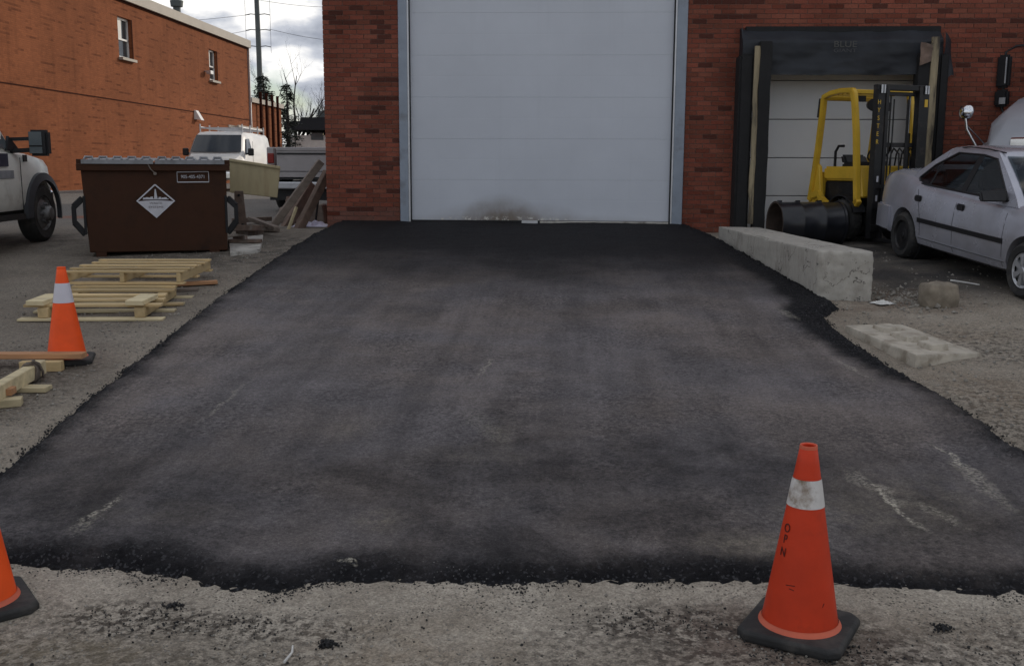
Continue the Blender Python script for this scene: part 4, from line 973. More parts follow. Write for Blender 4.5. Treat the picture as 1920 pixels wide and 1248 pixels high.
# ---------------------------------------------------------------- dumpster
dl, dr_ = hit(163, 481), hit(432, 473)
dyaw = R(19)
dw = 1.70; dz = gz(dl.x, dl.y)-.01
D = thing('dumpster', 'dark brown steel dumpster with white diamond sign and grey lids', 'dumpster', ((dl.x+dr_.x)/2, (dl.y+dr_.y)/2-.02, dz+.004), (0, 0, dyaw))
hw = dw/2; DP = 1.35
b = MB(); zt = 1.13
b.hexa([(-hw+.05, 0, .06), (hw-.02, 0, .06), (hw-.02, DP, .06), (-hw+.05, DP, .06)], [(-hw, -.02, zt), (hw, -.02, zt), (hw, DP+.02, zt+.03), (-hw, DP+.02, zt+.03)])
b.build('body', 'dumpster_brown', D, bevel=.008)
b = MB()
for x in (-hw+.18, hw-.18): b = MB(); b.box((x, DP/2, .03), (.12, DP, .07)); b.build('skid', 'dumpster_brown', D)
b = MB(); b.box((0, -.035, zt-.035), (dw+.08, .07, .085)); b.box((-hw-.01, DP/2, zt+.02), (.07, DP, .08)); b.box((hw+.01, DP/2, zt+.02), (.07, DP, .08)); b.build('top_rim', 'dumpster_brown', D, bevel=.006)
for x0, x1 in ((-hw+.02, -.01), (.01, hw-.02)):
    q = MB(); q.grid(lambda u, v_: (x0+(x1-x0)*u, -.08+(DP+.1)*v_, zt+.035+.035*v_+.018*(1 if abs((u*5) % 1-.5) < .26 else 0)+.008*math.sin(v_*3)), 40, 6)
    lid = q.build('lid', 'lid_grey', D, smooth=30)
    q = MB(); q.box(((x0+x1)/2, -.082, zt+.03), (x1-x0, .012, .05)); q.build('lid_lip', 'lid_grey', lid)
    for k in range(5):
        xx = x0+(x1-x0)*(k+.5)/5; q = MB(); q.tube([(xx-.05, -.07, zt+.05), (xx-.04, -.02, zt+.085), (xx+.04, -.02, zt+.085), (xx+.05, -.07, zt+.05)], .016, 6); q.build('lid_rib', 'lid_grey', lid, smooth=60)
for s_ in (-1, 1):
    x = s_*(hw-.0); q = MB()
    q.bar((x, .02, .72), (x+s_*.10, -.02, .62), .05, .07); q.bar((x+s_*.10, -.02, .63), (x+s_*.10, -.02, .42), .05, .05); q.bar((x+s_*.10, -.02, .43), (x-s_*.01, .02, .28), .05, .07)
    q.bar((x-s_*.02, -.01, .75), (x-s_*.02, -.01, .28), .03, .03)
    q.build('lift_handle', 'black_foam', D, bevel=.005)
b = MB(); b.tube([(-.08, -.075, zt+.02), (-.04, -.08, zt-.06), (0, -.075, zt-.10)], .007, 6); b.tube([(.005, -.05, zt-.11), (.005, -.09, zt-.11)], .02, 10); b.build('lock_chain', 'rust', D)
# diamond sign: outlined top, white lower half, tower mark, lettering
yf_ = lambda z_: -.02*(z_/zt)-.004
cx, cz_, hd, hv = -.005, .68, .222, .205
def Q(x, z_, dy=0): return (x, yf_(z_)-.004+dy, z_)
b = MB()
for a_, c_ in (((cx-hd, cz_), (cx, cz_+hv)), ((cx, cz_+hv), (cx+hd, cz_))):
    b.bar(Q(*a_), Q(*c_), .004, .016, up=(0, -1, 0)) if False else b.bar(Q(*a_), Q(*c_), .006, .016)
sg = b.build('sign_outline', 'sign_white', D)
b = MB(); pts = [Q(cx-hd, cz_), Q(cx, cz_-hv), Q(cx+hd, cz_)]+[Q(cx+hd*(1-2*k/8), cz_+.012*math.sin(math.pi*k/8)) for k in range(1, 8)]
b.prism(pts, (0, -.004, 0)); sg2 = b.build('sign_panel', 'sign_white', D)
b = MB(); b.hexa([Q(cx-.018, cz_+.035), Q(cx+.022, cz_+.035), Q(cx+.022, cz_+.035, -.004), Q(cx-.018, cz_+.035, -.004)], [Q(cx-.006, cz_+.15), Q(cx+.006, cz_+.15), Q(cx+.006, cz_+.15, -.004), Q(cx-.006, cz_+.15, -.004)])
for x, h in ((-.13, .012), (-.10, .018), (-.07, .014), (-.045, .024), (.05, .020), (.085, .013), (.115, .016)): b.box(Q(cx+x, cz_+.03+h/2, -.002), (.030, .004, h+.006))
b.box(Q(cx, cz_+.028, -.002), (.30, .004, .010)); b.build('tower_mark', 'sign_white', D)
text('sign_text', 'WASTE', .036, 'sign_print', D, Q(cx, cz_-.022, -.0055), (R(90), 0, 0), sx=1.25)
text('sign_text', 'SYSTEMS', .036, 'sign_print', D, Q(cx, cz_-.070, -.0055), (R(90), 0, 0), sx=1.25)
b = MB(); px0, px1, pz0, pz1 = .26, .635, .915, 1.045
for a_, c_ in (((px0, pz0), (px1, pz0+.003)), ((px1, pz0), (px1, pz1)), ((px1, pz1), (px0, pz1-.006)), ((px0, pz1-.006), (px0, pz0))): b.bar(Q(*a_), Q(*c_), .006, .011)
b.build('phone_plate', 'sign_white', D)
text('phone_number', '905-405-4371', .058, 'sign_white', D, Q((px0+px1)/2, (pz0+pz1)/2, -.003), (R(90), 0, 0), sx=.88)

# ---------------------------------------------------------------- pallets and lumber
def pallet(P, yaw, label, pitch=0.0, upside=False):
    r = thing('wooden_pallet', label, 'pallet', P, (pitch, 0, yaw), group='wooden pallets beside the ramp')
    w_, l_ = 1.16, 1.15; rnd = random.Random(int(P.y*100))
    for x in (-w_/2+.03, 0, w_/2-.03):
        b = MB(); b.box((x, l_/2, .022+.0445), (.042, l_, .089)); b.build('stringer', 'pine_y', r, bevel=.003)
    for k, y in enumerate((.05, l_/2, l_-.05)):
        b = MB(); b.box((rnd.uniform(-.01, .01), y, .010), (w_+.02, .095, .019)); b.build('bottom_board', 'pine', r, bevel=.002)
    for k in range(5):
        y = .045+(l_-.09)*k/4
        b = MB(); b.box((rnd.uniform(-.015, .015), y, .112+.010), (w_+.03, .078, .018), Matrix.Rotation(rnd.uniform(-.012, .012), 3, 'Z')); b.build('deck_board', 'pine', r, bevel=.002)
    return r
pn = hit(20, 606); pr_ = hit(297, 602)
c1 = (pn+pr_)/2
P1 = Vector((c1.x+.03, c1.y+.12, gz(c1.x, c1.y+.6)-.03)); y1_ = R(6)
# nearest pallet lies wrong side up: boards below, bare stringers and blocks on top
r = thing('wooden_pallet', 'broken pallet lying wrong side up with two thick blocks on its corners', 'pallet', P1, (R(3.6), 0, y1_), group='wooden pallets beside the ramp')
for k, y in enumerate((-.06, .30, .62, .95)):
    b = MB(); b.box((0, y, .010), (1.26, .10, .019), Matrix.Rotation(.02*(k % 2), 3, 'Z')); b.build('bottom_board', 'pine_pale', r, bevel=.002)
for x in (-.42, .42):
    b = MB(); b.box((x, .46, .066), (.09, 1.05, .085)); b.build('stringer', 'pine_y', r, bevel=.003)
for k, y in enumerate((.02, .26, .48, .74, .95)):
    b = MB(); b.box((-.02*(k % 3), y, .121), (1.20-.05*k, .085, .022), Matrix.Rotation(.015*math.sin(k*3), 3, 'Z')); b.build('deck_board', 'pine', r, bevel=.002)
for x in (-.46, .40):
    b = MB(); b.box((x, .10, .154), (.16, .34, .042), Matrix.Rotation(-.12, 3, 'Z')); b.build('corner_block', 'pine_pale', r, bevel=.003)
c2 = hit(228, 540)
P2 = Vector((c2.x+.24, c2.y-.52, gz(c2.x, c2.y-.52)+.135)); 
pallet(P2, R(5), 'pale slatted pallet lying furthest back, nearest the brown dumpster', R(1.0))
def board(pa, pb, w_, h_, m, label, name='loose_board', lift=.0, cat='board', group='loose boards by the pallets'):
    a_, c_ = hit(*pa), hit(*pb); a_.z = gz(a_.x, a_.y)+h_/2+lift; c_.z = gz(c_.x, c_.y)+h_/2+lift
    r_ = thing(name, label, cat, a_, (0, 0, 0), group=group) if False else None
    b = MB(); b.bar(Vector((0, 0, 0)), c_-a_, w_, h_); o = b.build(name, m, bevel=.003); o.location = a_; tag(o, label, cat, group); return o
board((300, 540), (408, 534), .10, .035, 'cedar', 'reddish board end poking out from under the slatted pallet', lift=.012)
board((290, 549), (372, 545), .09, .03, 'grey_wood', 'weathered grey board under the slatted pallet edge')
board((240, 576), (344, 572), .09, .022, 'pine', 'short pine board sticking out between the two pallets')
# foreground lumber
board((-150, 690), (160, 688), .10, .04, 'cedar', 'long cedar plank lying in front of the bright orange cone', lift=.07, name='cedar_plank')
board((-60, 703), (-10, 703), .10, .075, 'pine', 'small pine spacer block under the long cedar plank', name='spacer_block')
board((40, 696), (118, 694), .07, .074, 'pine', 'short pine offcut under the long cedar plank', name='spacer_block', lift=-.004)
board((-20, 733), (92, 733), .11, .035, 'pine_pale', 'flat pine board under the squared beam tied with rope', lift=.0)
board((-40, 766), (42, 760), .11, .05, 'pine_pale', 'lower pale board of the two-board stack', lift=0)
board((-60, 757), (28, 754), .10, .045, 'cedar', 'upper cedar board of the two-board stack', lift=.052)
A = hit(-40, 790); B2 = hit(78, 703); A.z = gz(A.x, A.y)+.11; B2.z = gz(B2.x, B2.y)+.06
bt = thing('squared_beam', 'thick pale squared timber with rope knotted round it', 'beam', A)
b = MB(); b.bar((0, 0, 0), B2-A, .075, .10); b.build('timber', 'pine_pale', bt, bevel=.006)
b = MB(); dv = (B2-A); k0 = dv*.80; ax = dv.normalized(); sdv = ax.cross(Vector((0, 0, 1))).normalized(); upv = sdv.cross(ax)
for s_ in (0, .025, .05):
    pts = []
    for k in range(13):
        a = 2*math.pi*k/12; ca_, sa_ = math.cos(a), math.sin(a); sc = 1/max(abs(ca_), abs(sa_))
        pts.append(k0+ax*(s_+.01*math.sin(a*2))+sdv*ca_*min(sc, 1.25)*.046+upv*sa_*min(sc, 1.25)*.060)
    b.tube(pts, .011, 6)
b.tube([k0+upv*.06, k0+upv*.085+sdv*.03, k0+upv*.06+sdv*.06+ax*.02, k0-upv*.0+sdv*.07+ax*.05, k0-upv*.05+sdv*.06+ax*.08], .010, 6)
b.build('rope', 'grey_wood', bt, smooth=60)

# ---------------------------------------------------------------- concrete on the right of the ramp
def rough_block(name, bot, top, n, label, cat, amp=.012, m='concrete'):
    """eight-corner block subdivided and chipped"""
    b = MB(); b.hexa(bot, top); me = b.mesh(name); bm = bmesh.new(); bm.from_mesh(me)
    bmesh.ops.subdivide_edges(bm, edges=bm.edges, cuts=n, use_grid_fill=True)
    cen = sum((Vector(p) for p in list(bot)+list(top)), Vector())/8
    for v_ in bm.verts:
        c = v_.co; nv = (c-cen).normalized()
        k = noise.fractal(c*3.1, .8, 2, 5); kk = noise.fractal(c*11, .8, 2, 3)
        nf = len({tuple(round(x, 2) for x in f.normal) for f in v_.link_faces})
        v_.co = c+nv*(amp*k+amp*.35*kk)-(nv*amp*1.4*(abs(k)+.35) if nf > 1 else nv*0)
    bm.to_mesh(me); bm.free(); me.materials.append(MATS[m]); me.polygons.foreach_set('use_smooth', [True]*len(me.polygons)); me.set_sharp_from_angle(angle=R(50))
    o = bpy.data.objects.new(name, me); COL.objects.link(o); tag(o, label, cat); return o
zt = .92
nl, nr_, fl_, fr_ = atz(1534, 470, zt), atz(1640, 472, zt), atz(1330, 425, zt), atz(1415, 426, zt)
fl_ = Vector((2.13, 14.1, zt)); fr_ = Vector((2.66, 13.98, zt))
def dn(p, z_): return Vector((p.x, p.y, z_))
rough_block('concrete_barrier', [dn(nl, .36), dn(nr_, .36), dn(fr_, .5), dn(fl_, .5)], [nl, nr_, fr_, fl_], 30, 'long weathered concrete barrier block along the ramp edge', 'barrier', .019, 'concrete_old')
c_ = [hit(1583, 622), hit(1716, 690), hit(1838, 668), hit(1690, 614)]
tz = [.40, .355, .315, .385]
sb = thing('concrete_slab', 'half-buried pale concrete block with raised square keys on top', 'block', (c_[1].x, c_[1].y, .2))
ob = rough_block('slab_body', [dn(p, .15) for p in (c_[0], c_[1], c_[2], c_[3])], [dn(p, z_) for p, z_ in zip(c_, tz)], 16, None, None, .007, 'concrete_pale')
ob.parent = sb; ob.location = -Vector(sb.location)
for k, t_ in enumerate((.2, .5, .8)):
    a_ = c_[0].lerp(c_[1], t_); d_ = c_[3].lerp(c_[2], t_); m_ = a_.lerp(d_, .5); zz = (tz[0]*(1-t_)+tz[1]*t_)
    ex = (c_[1]-c_[0]); ex.z = 0; ex.normalize(); ey = (d_-a_); ey.z = 0; ey.normalize()
    s0, s1 = (.15, .12) if k == 1 else (.11, .10)
    q = MB(); pp = [m_+ex*s0*i+ey*s1*j for i, j in ((-1, -1), (1, -1), (1, 1), (-1, 1))]
    q.hexa([dn(p, zz-.03)-Vector(sb.location) for p in pp], [dn(p-(p-m_)*.12, zz+.026)-Vector(sb.location) for p in pp]); q.build('raised_key', 'concrete_pale', sb, bevel=.006)
# boulder
P = hit(1768, 578); zb = gz(P.x, P.y)
me = bpy.data.meshes.new('boulder'); bm = bmesh.new(); bmesh.ops.create_cube(bm, size=1); bmesh.ops.subdivide_edges(bm, edges=bm.edges, cuts=9, use_grid_fill=True)
for v_ in bm.verts:
    c = v_.co.copy(); n_ = c.normalized()*.62; c = c.lerp(n_, .44); c.z *= .95; c.x *= 1.15+.12*(.5-c.z)
    c += c.normalized()*.06*noise.fractal(c*2.3, .9, 2, 4); v_.co = c*.25
bm.to_mesh(me); bm.free(); me.materials.append(MATS['rock']); me.polygons.foreach_set('use_smooth', [True]*len(me.polygons))
o = bpy.data.objects.new('boulder', me); COL.objects.link(o); o.location = (P.x, P.y+.13, zb+.105); o.rotation_euler = (0, 0, R(8)); tag(o, 'squarish brown boulder on the dirt near the silver sedan', 'boulder')
# litter
def crumple(name, P, sx, sy, hz_, m, label, cat, seed, yaw=0):
    q = MB(); q.grid(lambda u, v_: ((u-.5)*sx*(1+.25*fbm(v_*3, seed, 0, 1, 3)), (v_-.5)*sy*(1+.25*fbm(u*3, seed+3, 0, 1, 3)), .006+hz_*max(0, .35+.8*fbm(u*4, v_*4, seed, 1, 4))*math.sin(math.pi*u)*math.sin(math.pi*v_)), 18, 14)
    o = q.build(name, m, smooth=40); o.location = (P.x, P.y, gz(P.x, P.y)+.002); o.rotation_euler = (0, 0, yaw); tag(o, label, cat); return o
crumple('plastic_bag', hit(1655, 570), .2, .17, .06, 'litter_white', 'crumpled white plastic bag beside the concrete barrier end', 'bag', 4, .4)
def twig(pa, pb, r_, m, label, nm='white_stick'):
    a_, c_ = hit(*pa), hit(*pb); a_.z = gz(a_.x, a_.y)+r_; c_.z = gz(c_.x, c_.y)+r_; q = MB(); mid = (c_-a_)*.5+Vector((.01, .01, 0)); q.tube([(0, 0, 0), mid, c_-a_], [r_, r_*.9, r_*.7], 6)
    o = q.build(nm, m, smooth=60); o.location = a_; tag(o, label, 'stick')
twig((533, 1244), (549, 1213), .005, 'litter_white', 'small pale stick on the gravel before the ramp')
twig((1782, 527), (1836, 536), .010, 'litter_white', 'pale broken stick on dark gravel behind the boulder')
twig((1698, 543), (1742, 546), .006, 'grey_wood', 'thin grey twig pointing at the boulder', 'twig')
def clod(px, py, n, sg, rmax, label):
    P = hit(px, py); q = MB(); rnd = random.Random(px)
    for _ in range(n):
        d = Vector((rnd.gauss(0, sg), rnd.gauss(0, sg*.7), 0)); rr_ = rmax*rnd.uniform(.35, 1)*(1-min(.7, d.length/(3*sg)))
        q.v_ = 0
        M_ = Matrix.Translation(d+Vector((0, 0, rr_*.5))) @ Matrix.Rotation(rnd.uniform(0, 6), 4, Vector((rnd.random(), rnd.random(), 1)).normalized())
        q.add([M_ @ (Vector(p)*rr_*rnd.uniform(.7, 1.2)) for p in ((1, 0, 0), (-1, 0, 0), (0, 1, 0), (0, -1, 0), (0, 0, .8), (0, 0, -.8))], [(0, 2, 4), (2, 1, 4), (1, 3, 4), (3, 0, 4), (2, 0, 5), (1, 2, 5), (3, 1, 5), (0, 3, 5)])
    o = q.build('asphalt_clod', 'asphalt_chunk', fix=False); o.location = (P.x, P.y, gz(P.x, P.y)-.002); tag(o, label, 'asphalt clod')
clod(615, 1208, 46, .022, .022, 'black asphalt clod beside the small pale stick')
clod(325, 1137, 40, .028, .016, 'flattened black asphalt clod between the ramp corner cone and the pale stick')
clod(1765, 1178, 46, .028, .015, 'black asphalt clod on the gravel nearest the scuffed red-orange cone')


# ---------------------------------------------------------------- debris behind the dumpster
yd = 14.3
pc = [aty(430, 297, yd), aty(526, 312, yd+.15), aty(520, 371, yd+.15), aty(431, 361, yd)]
zg = gz(-4.6, yd)
tb = thing('plow_panel', 'tan steel plow panel bolted to an upright rusty post behind the dumpster', 'panel', (pc[3].x+.12, yd+.05, zg))
o0 = Vector(tb.location)
b = MB(); off_ = Vector((-.02, .07, 0)); b.hexa([p-o0 for p in pc], [p+off_-o0 for p in pc]); b.build('panel', 'tan_steel', tb, bevel=.008)
b = MB(); b.bar(pc[0]-o0+Vector((0, -.012, -.02)), pc[1]-o0+Vector((0, -.012, -.02)), .03, .03); b.build('top_flange', 'tan_steel', tb)
pa = aty(446, 359, yd-.06); pb = aty(462, 440, yd-.12)
b = MB(); b.hexa([aty(447, 440, yd-.1)-o0, aty(465, 440, yd-.1)-o0, aty(465, 440, yd)-o0, aty(447, 440, yd)-o0], [aty(440, 358, yd-.1)-o0, aty(456, 358, yd-.1)-o0, aty(456, 358, yd-.01)-o0, aty(440, 358, yd-.01)-o0]); b.build('post', 'rust', tb, bevel=.004)
b = MB(); p = aty(448, 366, yd-.11)-o0; b.lathe([(.018, -.01), (.018, .012), (0, .013)], 10, Matrix.Translation(p) @ RY); p = aty(455, 421, yd-.11)-o0; b.lathe([(.018, -.01), (.018, .012), (0, .013)], 10, Matrix.Translation(p) @ RY); b.build('bolt', 'mast_black', tb)
b = MB(); b.box((.16, .22, .06), (.10, .5, .12)); b.box((-.1, .2, .35), (.06, .06, .8)); b.build('foot_frame', 'rust', tb)
def timber(pa, Ya, pb, Yb, w_, h_, m, label, nm='leaning_timber', grp=None):
    a_, c_ = aty(*pa, Ya), aty(*pb, Yb); b = MB(); b.bar((0, 0, 0), c_-a_, w_, h_); o = b.build(nm, m, bevel=.006); o.location = a_; tag(o, label, 'timber', grp)
timber((503, 436), 15.3, (602, 303), 15.7, .09, .11, 'grey_wood', 'long grey timber leaning towards the brick corner')
timber((556, 438), 15.5, (615, 322), 15.95, .12, .12, 'old_timber', 'darker shorter timber leaning behind the long grey one')
timber((528, 440), 15.9, (585, 345), 16.4, .10, .14, 'old_timber', 'broad dark plank leaning behind the long grey timber')
timber((575, 442), 16.3, (540, 372), 16.9, .08, .10, 'old_timber', 'dark plank leaning the other way behind the crossed timbers')
timber((540, 432), 15.2, (556, 388), 15.35, .03, .05, 'pine_pale', 'thin pale lath standing among the leaning timbers', 'lath')
timber((589, 440), 16.2, (597, 372), 16.2, .03, .03, 'mast_black', 'thin black rod standing by the brick corner', 'rod')
for k, (pa, pb, w_, h_, m, lb_) in enumerate((((432, 432), (522, 436), .10, .06, 'grey_wood', 'grey plank at the front of the scrap heap'), ((440, 424), (505, 418), .12, .07, 'grey_wood', 'grey plank lying back on the scrap heap'), ((436, 446), (500, 441), .10, .08, 'rust', 'rusty steel bar at the foot of the scrap heap'), ((470, 434), (519, 446), .08, .06, 'grey_wood', 'short slanting grey plank on the scrap heap'))):
    a_, c_ = hit(*pa), hit(*pb); a_.z = gz(a_.x, a_.y)+.04+.05*k; c_.z = gz(c_.x, c_.y)+.04+.03*k; b = MB(); b.bar((0, 0, 0), c_-a_, w_, h_); o = b.build('scrap_plank', m, bevel=.006); o.location = a_; tag(o, lb_, 'plank', 'planks in the scrap heap')
pd = [hit(428, 452), hit(494, 446), hit(488, 474), hit(432, 481)]
o = rough_block('concrete_pad', [dn(p, gz(p.x, p.y)-.1) for p in pd], [dn(p, gz(p.x, p.y)+.045) for p in pd], 8, 'low broken concrete pad beside the dumpster corner', 'pad', .008)
p = hit(458, 462); b = MB(); b.bar((-.2, 0, 0), (.22, .05, 0), .10, .05); b.bar((-.16, .08, .03), (.05, -.06, .05), .05, .05); o = b.build('iron_scrap', 'rust', bevel=.006); o.location = (p.x, p.y, gz(p.x, p.y)+.07); tag(o, 'rusty iron scrap lying on the low concrete pad', 'scrap')
crumple('white_tarp', aty(585, 424, 15.9), .55, .5, .16, 'tarp_white', 'crumpled whitish plastic sheet on the ground by the brick corner', 'tarp', 9)
P = aty(570, 408, 16.6); b = MB(); b.hexa([(-.5, 0, 0), (.35, 0, 0), (.35, .4, 0), (-.5, .4, 0)], [(-.42, .05, .26), (.3, .05, .32), (.3, .35, .32), (-.42, .35, .26)]); o = b.build('timber_block', 'grey_wood', bevel=.02); o.location = (P.x, 16.6, gz(P.x, 16.6)); tag(o, 'low brown timber block behind the white plastic sheet', 'block')

# ---------------------------------------------------------------- steel drum
cl = aty(1449, 404, 13.75); zg = gz(cl.x, 13.75)
dm_ = thing('steel_drum', 'black steel drum lying on its side in front of the forklift', 'drum', (cl.x, 13.62, zg), (0, 0, R(11)))
M_ = Matrix.Translation((0, 0, .285)) @ Matrix.Rotation(R(90), 4, 'Y'); r_ = .285; Ld = .89
mat('drum_black', (.012, .013, .017), .30, var=.3, vs_=5, bump=.15, bs=9, dirt=(.05, .035, .028), dsc=6, dlo=.6, dhi=.8, spec=.5)
mat('drum_inside', (.05, .035, .028), .9, var=.4, vs_=8)
b = MB(); b.lathe([(r_+.012, 0), (r_+.012, .03), (r_, .032), (r_, .27), (r_+.010, .285), (r_+.010, .31), (r_, .325), (r_, .57), (r_+.01, .585), (r_+.01, .61), (r_, .625), (r_, Ld-.03), (r_+.012, Ld-.028), (r_+.012, Ld), (r_-.01, Ld), (r_-.015, Ld-.02), (0, Ld-.02)], 40, M_, close=True); b.build('shell', 'drum_black', dm_, smooth=40)
b = MB(); b.lathe([(r_+.012, 0), (r_-.012, .0), (r_-.014, .05), (r_-.015, Ld-.06), (0, Ld-.06)], 40, M_, close=True); b.build('inside', 'drum_inside', dm_, smooth=40)
for x in (.05, .30, .60): b = MB(); b.box((x, -.02, 2*r_+.008), (.05, .04, .03)); b.build('lug', 'drum_black', dm_)

# ---------------------------------------------------------------- forklift
fx, fy = 4.20, 14.16
F = thing('forklift', 'yellow forklift with black mast parked in front of the dock door', 'forklift', (fx, fy, gz(fx, fy)-.002), (0, 0, R(-70)), scale=.955)
def curve_leg(pts, w_, d_, name='guard_leg', m='yellow_paint'):
    """square-section curved bar"""
    q = MB(); rings = []
    pts = [Vector(p) for p in pts]
    for i, p in enumerate(pts):
        d = (pts[min(i+1, len(pts)-1)]-pts[max(i-1, 0)]).normalized(); sd_ = Vector((0, 1, 0)); n_ = d.cross(sd_).normalized()
        rings.append([p-n_*w_/2-sd_*d_/2, p+n_*w_/2-sd_*d_/2, p+n_*w_/2+sd_*d_/2, p-n_*w_/2+sd_*d_/2])
    q.loft(rings); return q.build(name, m, F, bevel=.010, seg=2)
for s_ in (-1, 1):
    y = s_*.46
    curve_leg([(.30, y, .52), (.27, y, .75), (.235, y, 1.1), (.19, y, 1.5), (.13, y, 1.85), (.09, y, 2.04), (.05, y, 2.09)], .085, .075)
    curve_leg([(-.62, y, 2.03), (-.64, y, 1.8), (-.69, y, 1.4), (-.75, y, 1.0), (-.80, y, .75), (-.84, y, .55)], .085, .075)
    curve_leg([(-.80, y, .62), (-.62, y, .66), (-.56, y, .58), (-.40, y, .50), (0, y, .47), (.24, y, .50), (.33, y, .60)], .10, .075, 'side_sill')
    curve_leg([(.08, y, 2.09), (-.2, y, 2.10), (-.45, y, 2.08), (-.64, y, 2.03)], .07, .075, 'roof_rail')
    b = MB(); b.prism([(-.90, y, .42), (-.58, y, .62), (-.66, y, 1.05), (-.74, y, 1.10), (-.86, y, .8)], (0, -s_*.06, 0)); b.build('rear_gusset', 'yellow_paint', F, bevel=.008)
    wheel(F, (0, s_*.43, .30), .30, .20, s_, 'steel', 'mast_black', .55)
    wheel(F, (-.72, s_*.38, .23), .23, .17, s_, 'steel', 'mast_black', .55)
    b = MB(); q_ = [(.34*math.cos(R(a)), s_*.34, .30+.34*math.sin(R(a))) for a in range(20, 161, 14)]; q_ = q_+[(p[0]*1.06, p[1], .30+(p[2]-.30)*1.06) for p in q_[::-1]]; b.prism(q_, (0, s_*.20, 0)); b.build('mudguard', 'black_plastic', F)
for x in (.07, -.62): b = MB(); b.box((x, 0, 2.07 if x > 0 else 2.02), (.08, .86, .06)); b.build('roof_crossbar', 'yellow_paint', F, bevel=.008)
for k in range(6): b = MB(); b.bar((-.52+.10*k, -.43, 2.06), (-.52+.10*k, .43, 2.06), .03, .03); b.build('roof_bar', 'yellow_paint', F)
b = MB(); b.hexa([(-.92, -.43, .32), (-.66, -.43, .32), (-.66, .43, .32), (-.92, .43, .32)], [(-.88, -.42, .94), (-.66, -.42, .98), (-.66, .42, .98), (-.88, .42, .94)]); b.build('counterweight', 'yellow_paint', F, bevel=.05, seg=3)
b = MB(); b.box((-.28, 0, .95), (.80, .74, .20)); b.build('hood', 'yellow_paint', F, bevel=.03, seg=2)
b = MB(); b.box((-.26, 0, .62), (.78, .70, .44)); b.box((0, 0, .36), (.9, .6, .26)); b.build('chassis', 'mast_black', F, bevel=.02)
b = MB(); b.hexa([(.20, -.42, .62), (.34, -.42, .62), (.34, .42, .62), (.20, .42, .62)], [(.14, -.42, 1.06), (.26, -.42, 1.06), (.26, .42, 1.06), (.14, .42, 1.06)]); b.build('dash_cowl', 'yellow_paint', F, bevel=.02)
b = MB(); b.box((-.22, 0, 1.06), (.46, .46, .11)); b.hexa([(-.48, -.21, 1.08), (-.36, -.21, 1.08), (-.36, .21, 1.08), (-.48, .21, 1.08)], [(-.56, -.19, 1.22), (-.46, -.19, 1.22), (-.46, .19, 1.22), (-.56, .19, 1.22)]); b.build('seat', 'black_plastic', F, bevel=.03, seg=2)
b = MB(); M_ = Matrix.Translation((.06, .02, 1.24)) @ Matrix.Rotation(R(-48), 4, 'Y'); pts = [M_ @ Vector((.16*math.cos(2*math.pi*k/20), .16*math.sin(2*math.pi*k/20), 0)) for k in range(21)]; b.tube(pts, .014, 6); b.tube([M_ @ Vector((0, 0, -.25)), M_ @ Vector((0, 0, 0))], .02, 6); b.tube([M_ @ Vector((-.15, 0, 0)), M_ @ Vector((.15, 0, 0))], .012, 6); b.build('steering_wheel', 'black_plastic', F, smooth=60)
for k in range(4):
    y = .08+.09*k; b = MB(); b.tube([(.22, y, 1.04), (.25, y, 1.22), (.33, y-.02, 1.30), (.42, y, 1.22), (.44, y, .95)], .012, 6); b.build('hydraulic_hose', 'black_plastic', F, smooth=60)
b = MB(); b.tube([(-.50, -.30, 1.05), (-.50, -.30, 1.26), (-.46, -.28, 1.34), (-.38, -.24, 1.34)], .02, 6); b.build('grab_handle', 'black_plastic', F, smooth=60)
# mast
for s_ in (-1, 1):
    y = s_*.35; x = .50
    b = MB(); b.box((x-.045, y, 1.10), (.022, .115, 2.06)); b.box((x+.045, y, 1.10), (.022, .115, 2.06)); b.box((x, y+s_*.050, 1.10), (.10, .018, 2.06)); b.build('outer_upright', 'mast_black', F)
    b = MB(); b.box((x+.02, y-s_*.085, 1.12), (.10, .05, 2.02)); b.build('inner_upright', 'mast_black', F)
    b = MB(); b.tube([(x-.07, y-s_*.155, .30), (x-.07, y-s_*.155, 1.5)], .035, 10); b.build('lift_cylinder', 'mast_black', F, smooth=50)
    b = MB(); b.tube([(x-.07, y-s_*.155, 1.48), (x-.07, y-s_*.155, 2.05)], .018, 10); b.build('lift_rod', 'chrome', F, smooth=50)
    b = MB()
    for k in range(2): b.tube([(x+.08, y+s_*(.02-.04*k), 2.02), (x+.08, y+s_*(.02-.04*k), 2.13)], .014, 8)
    b.build('chain_anchor', 'galv', F)
    b = MB(); b.tube([(x-.02, y-s_*.20, .7), (x-.02, y-s_*.20, 2.0)], .012, 6); b.tube([(x+.0, y-s_*.24, .7), (x, y-s_*.24, 1.95)], .010, 6); b.build('mast_hose', 'mast_black', F)
    b = MB(); b.bar((.52, s_*.28, .06), (1.0, s_*.28, .05), .11, .035); b.bar((.56, s_*.28, .05), (.56, s_*.28, .55), .11, .04); b.build('fork_tine', 'mast_black', F)
    b = MB(); b.box((.562, y, .88), (.006, .028, .08)); b.box((.562, y, .62), (.006, .028, .08)); b.build('marker_tab', 'sign_white', F)
b = MB(); b.box((.50, 0, 2.10), (.11, .83, .075)); b.build('mast_crossmember', 'mast_black', F, bevel=.006)
for bx_ in (((.47, 0, 2.02), (.05, .62, .05)), ((.47, 0, 1.34), (.04, .60, .06)), ((.47, 0, .40), (.08, .72, .16))): b = MB(); b.box(*bx_); b.build('mast_crossmember', 'mast_black', F, bevel=.006)
b = MB(); b.box((.575, 0, .52), (.04, .86, .08)); b.box((.575, 0, .22), (.04, .86, .08)); b.box((.572, .0, .78), (.03, .8, .05))
for y in (-.40, -.2, 0, .2, .40): b.box((.575, y, .65), (.025, .03, .34))
b.build('carriage', 'mast_black', F)
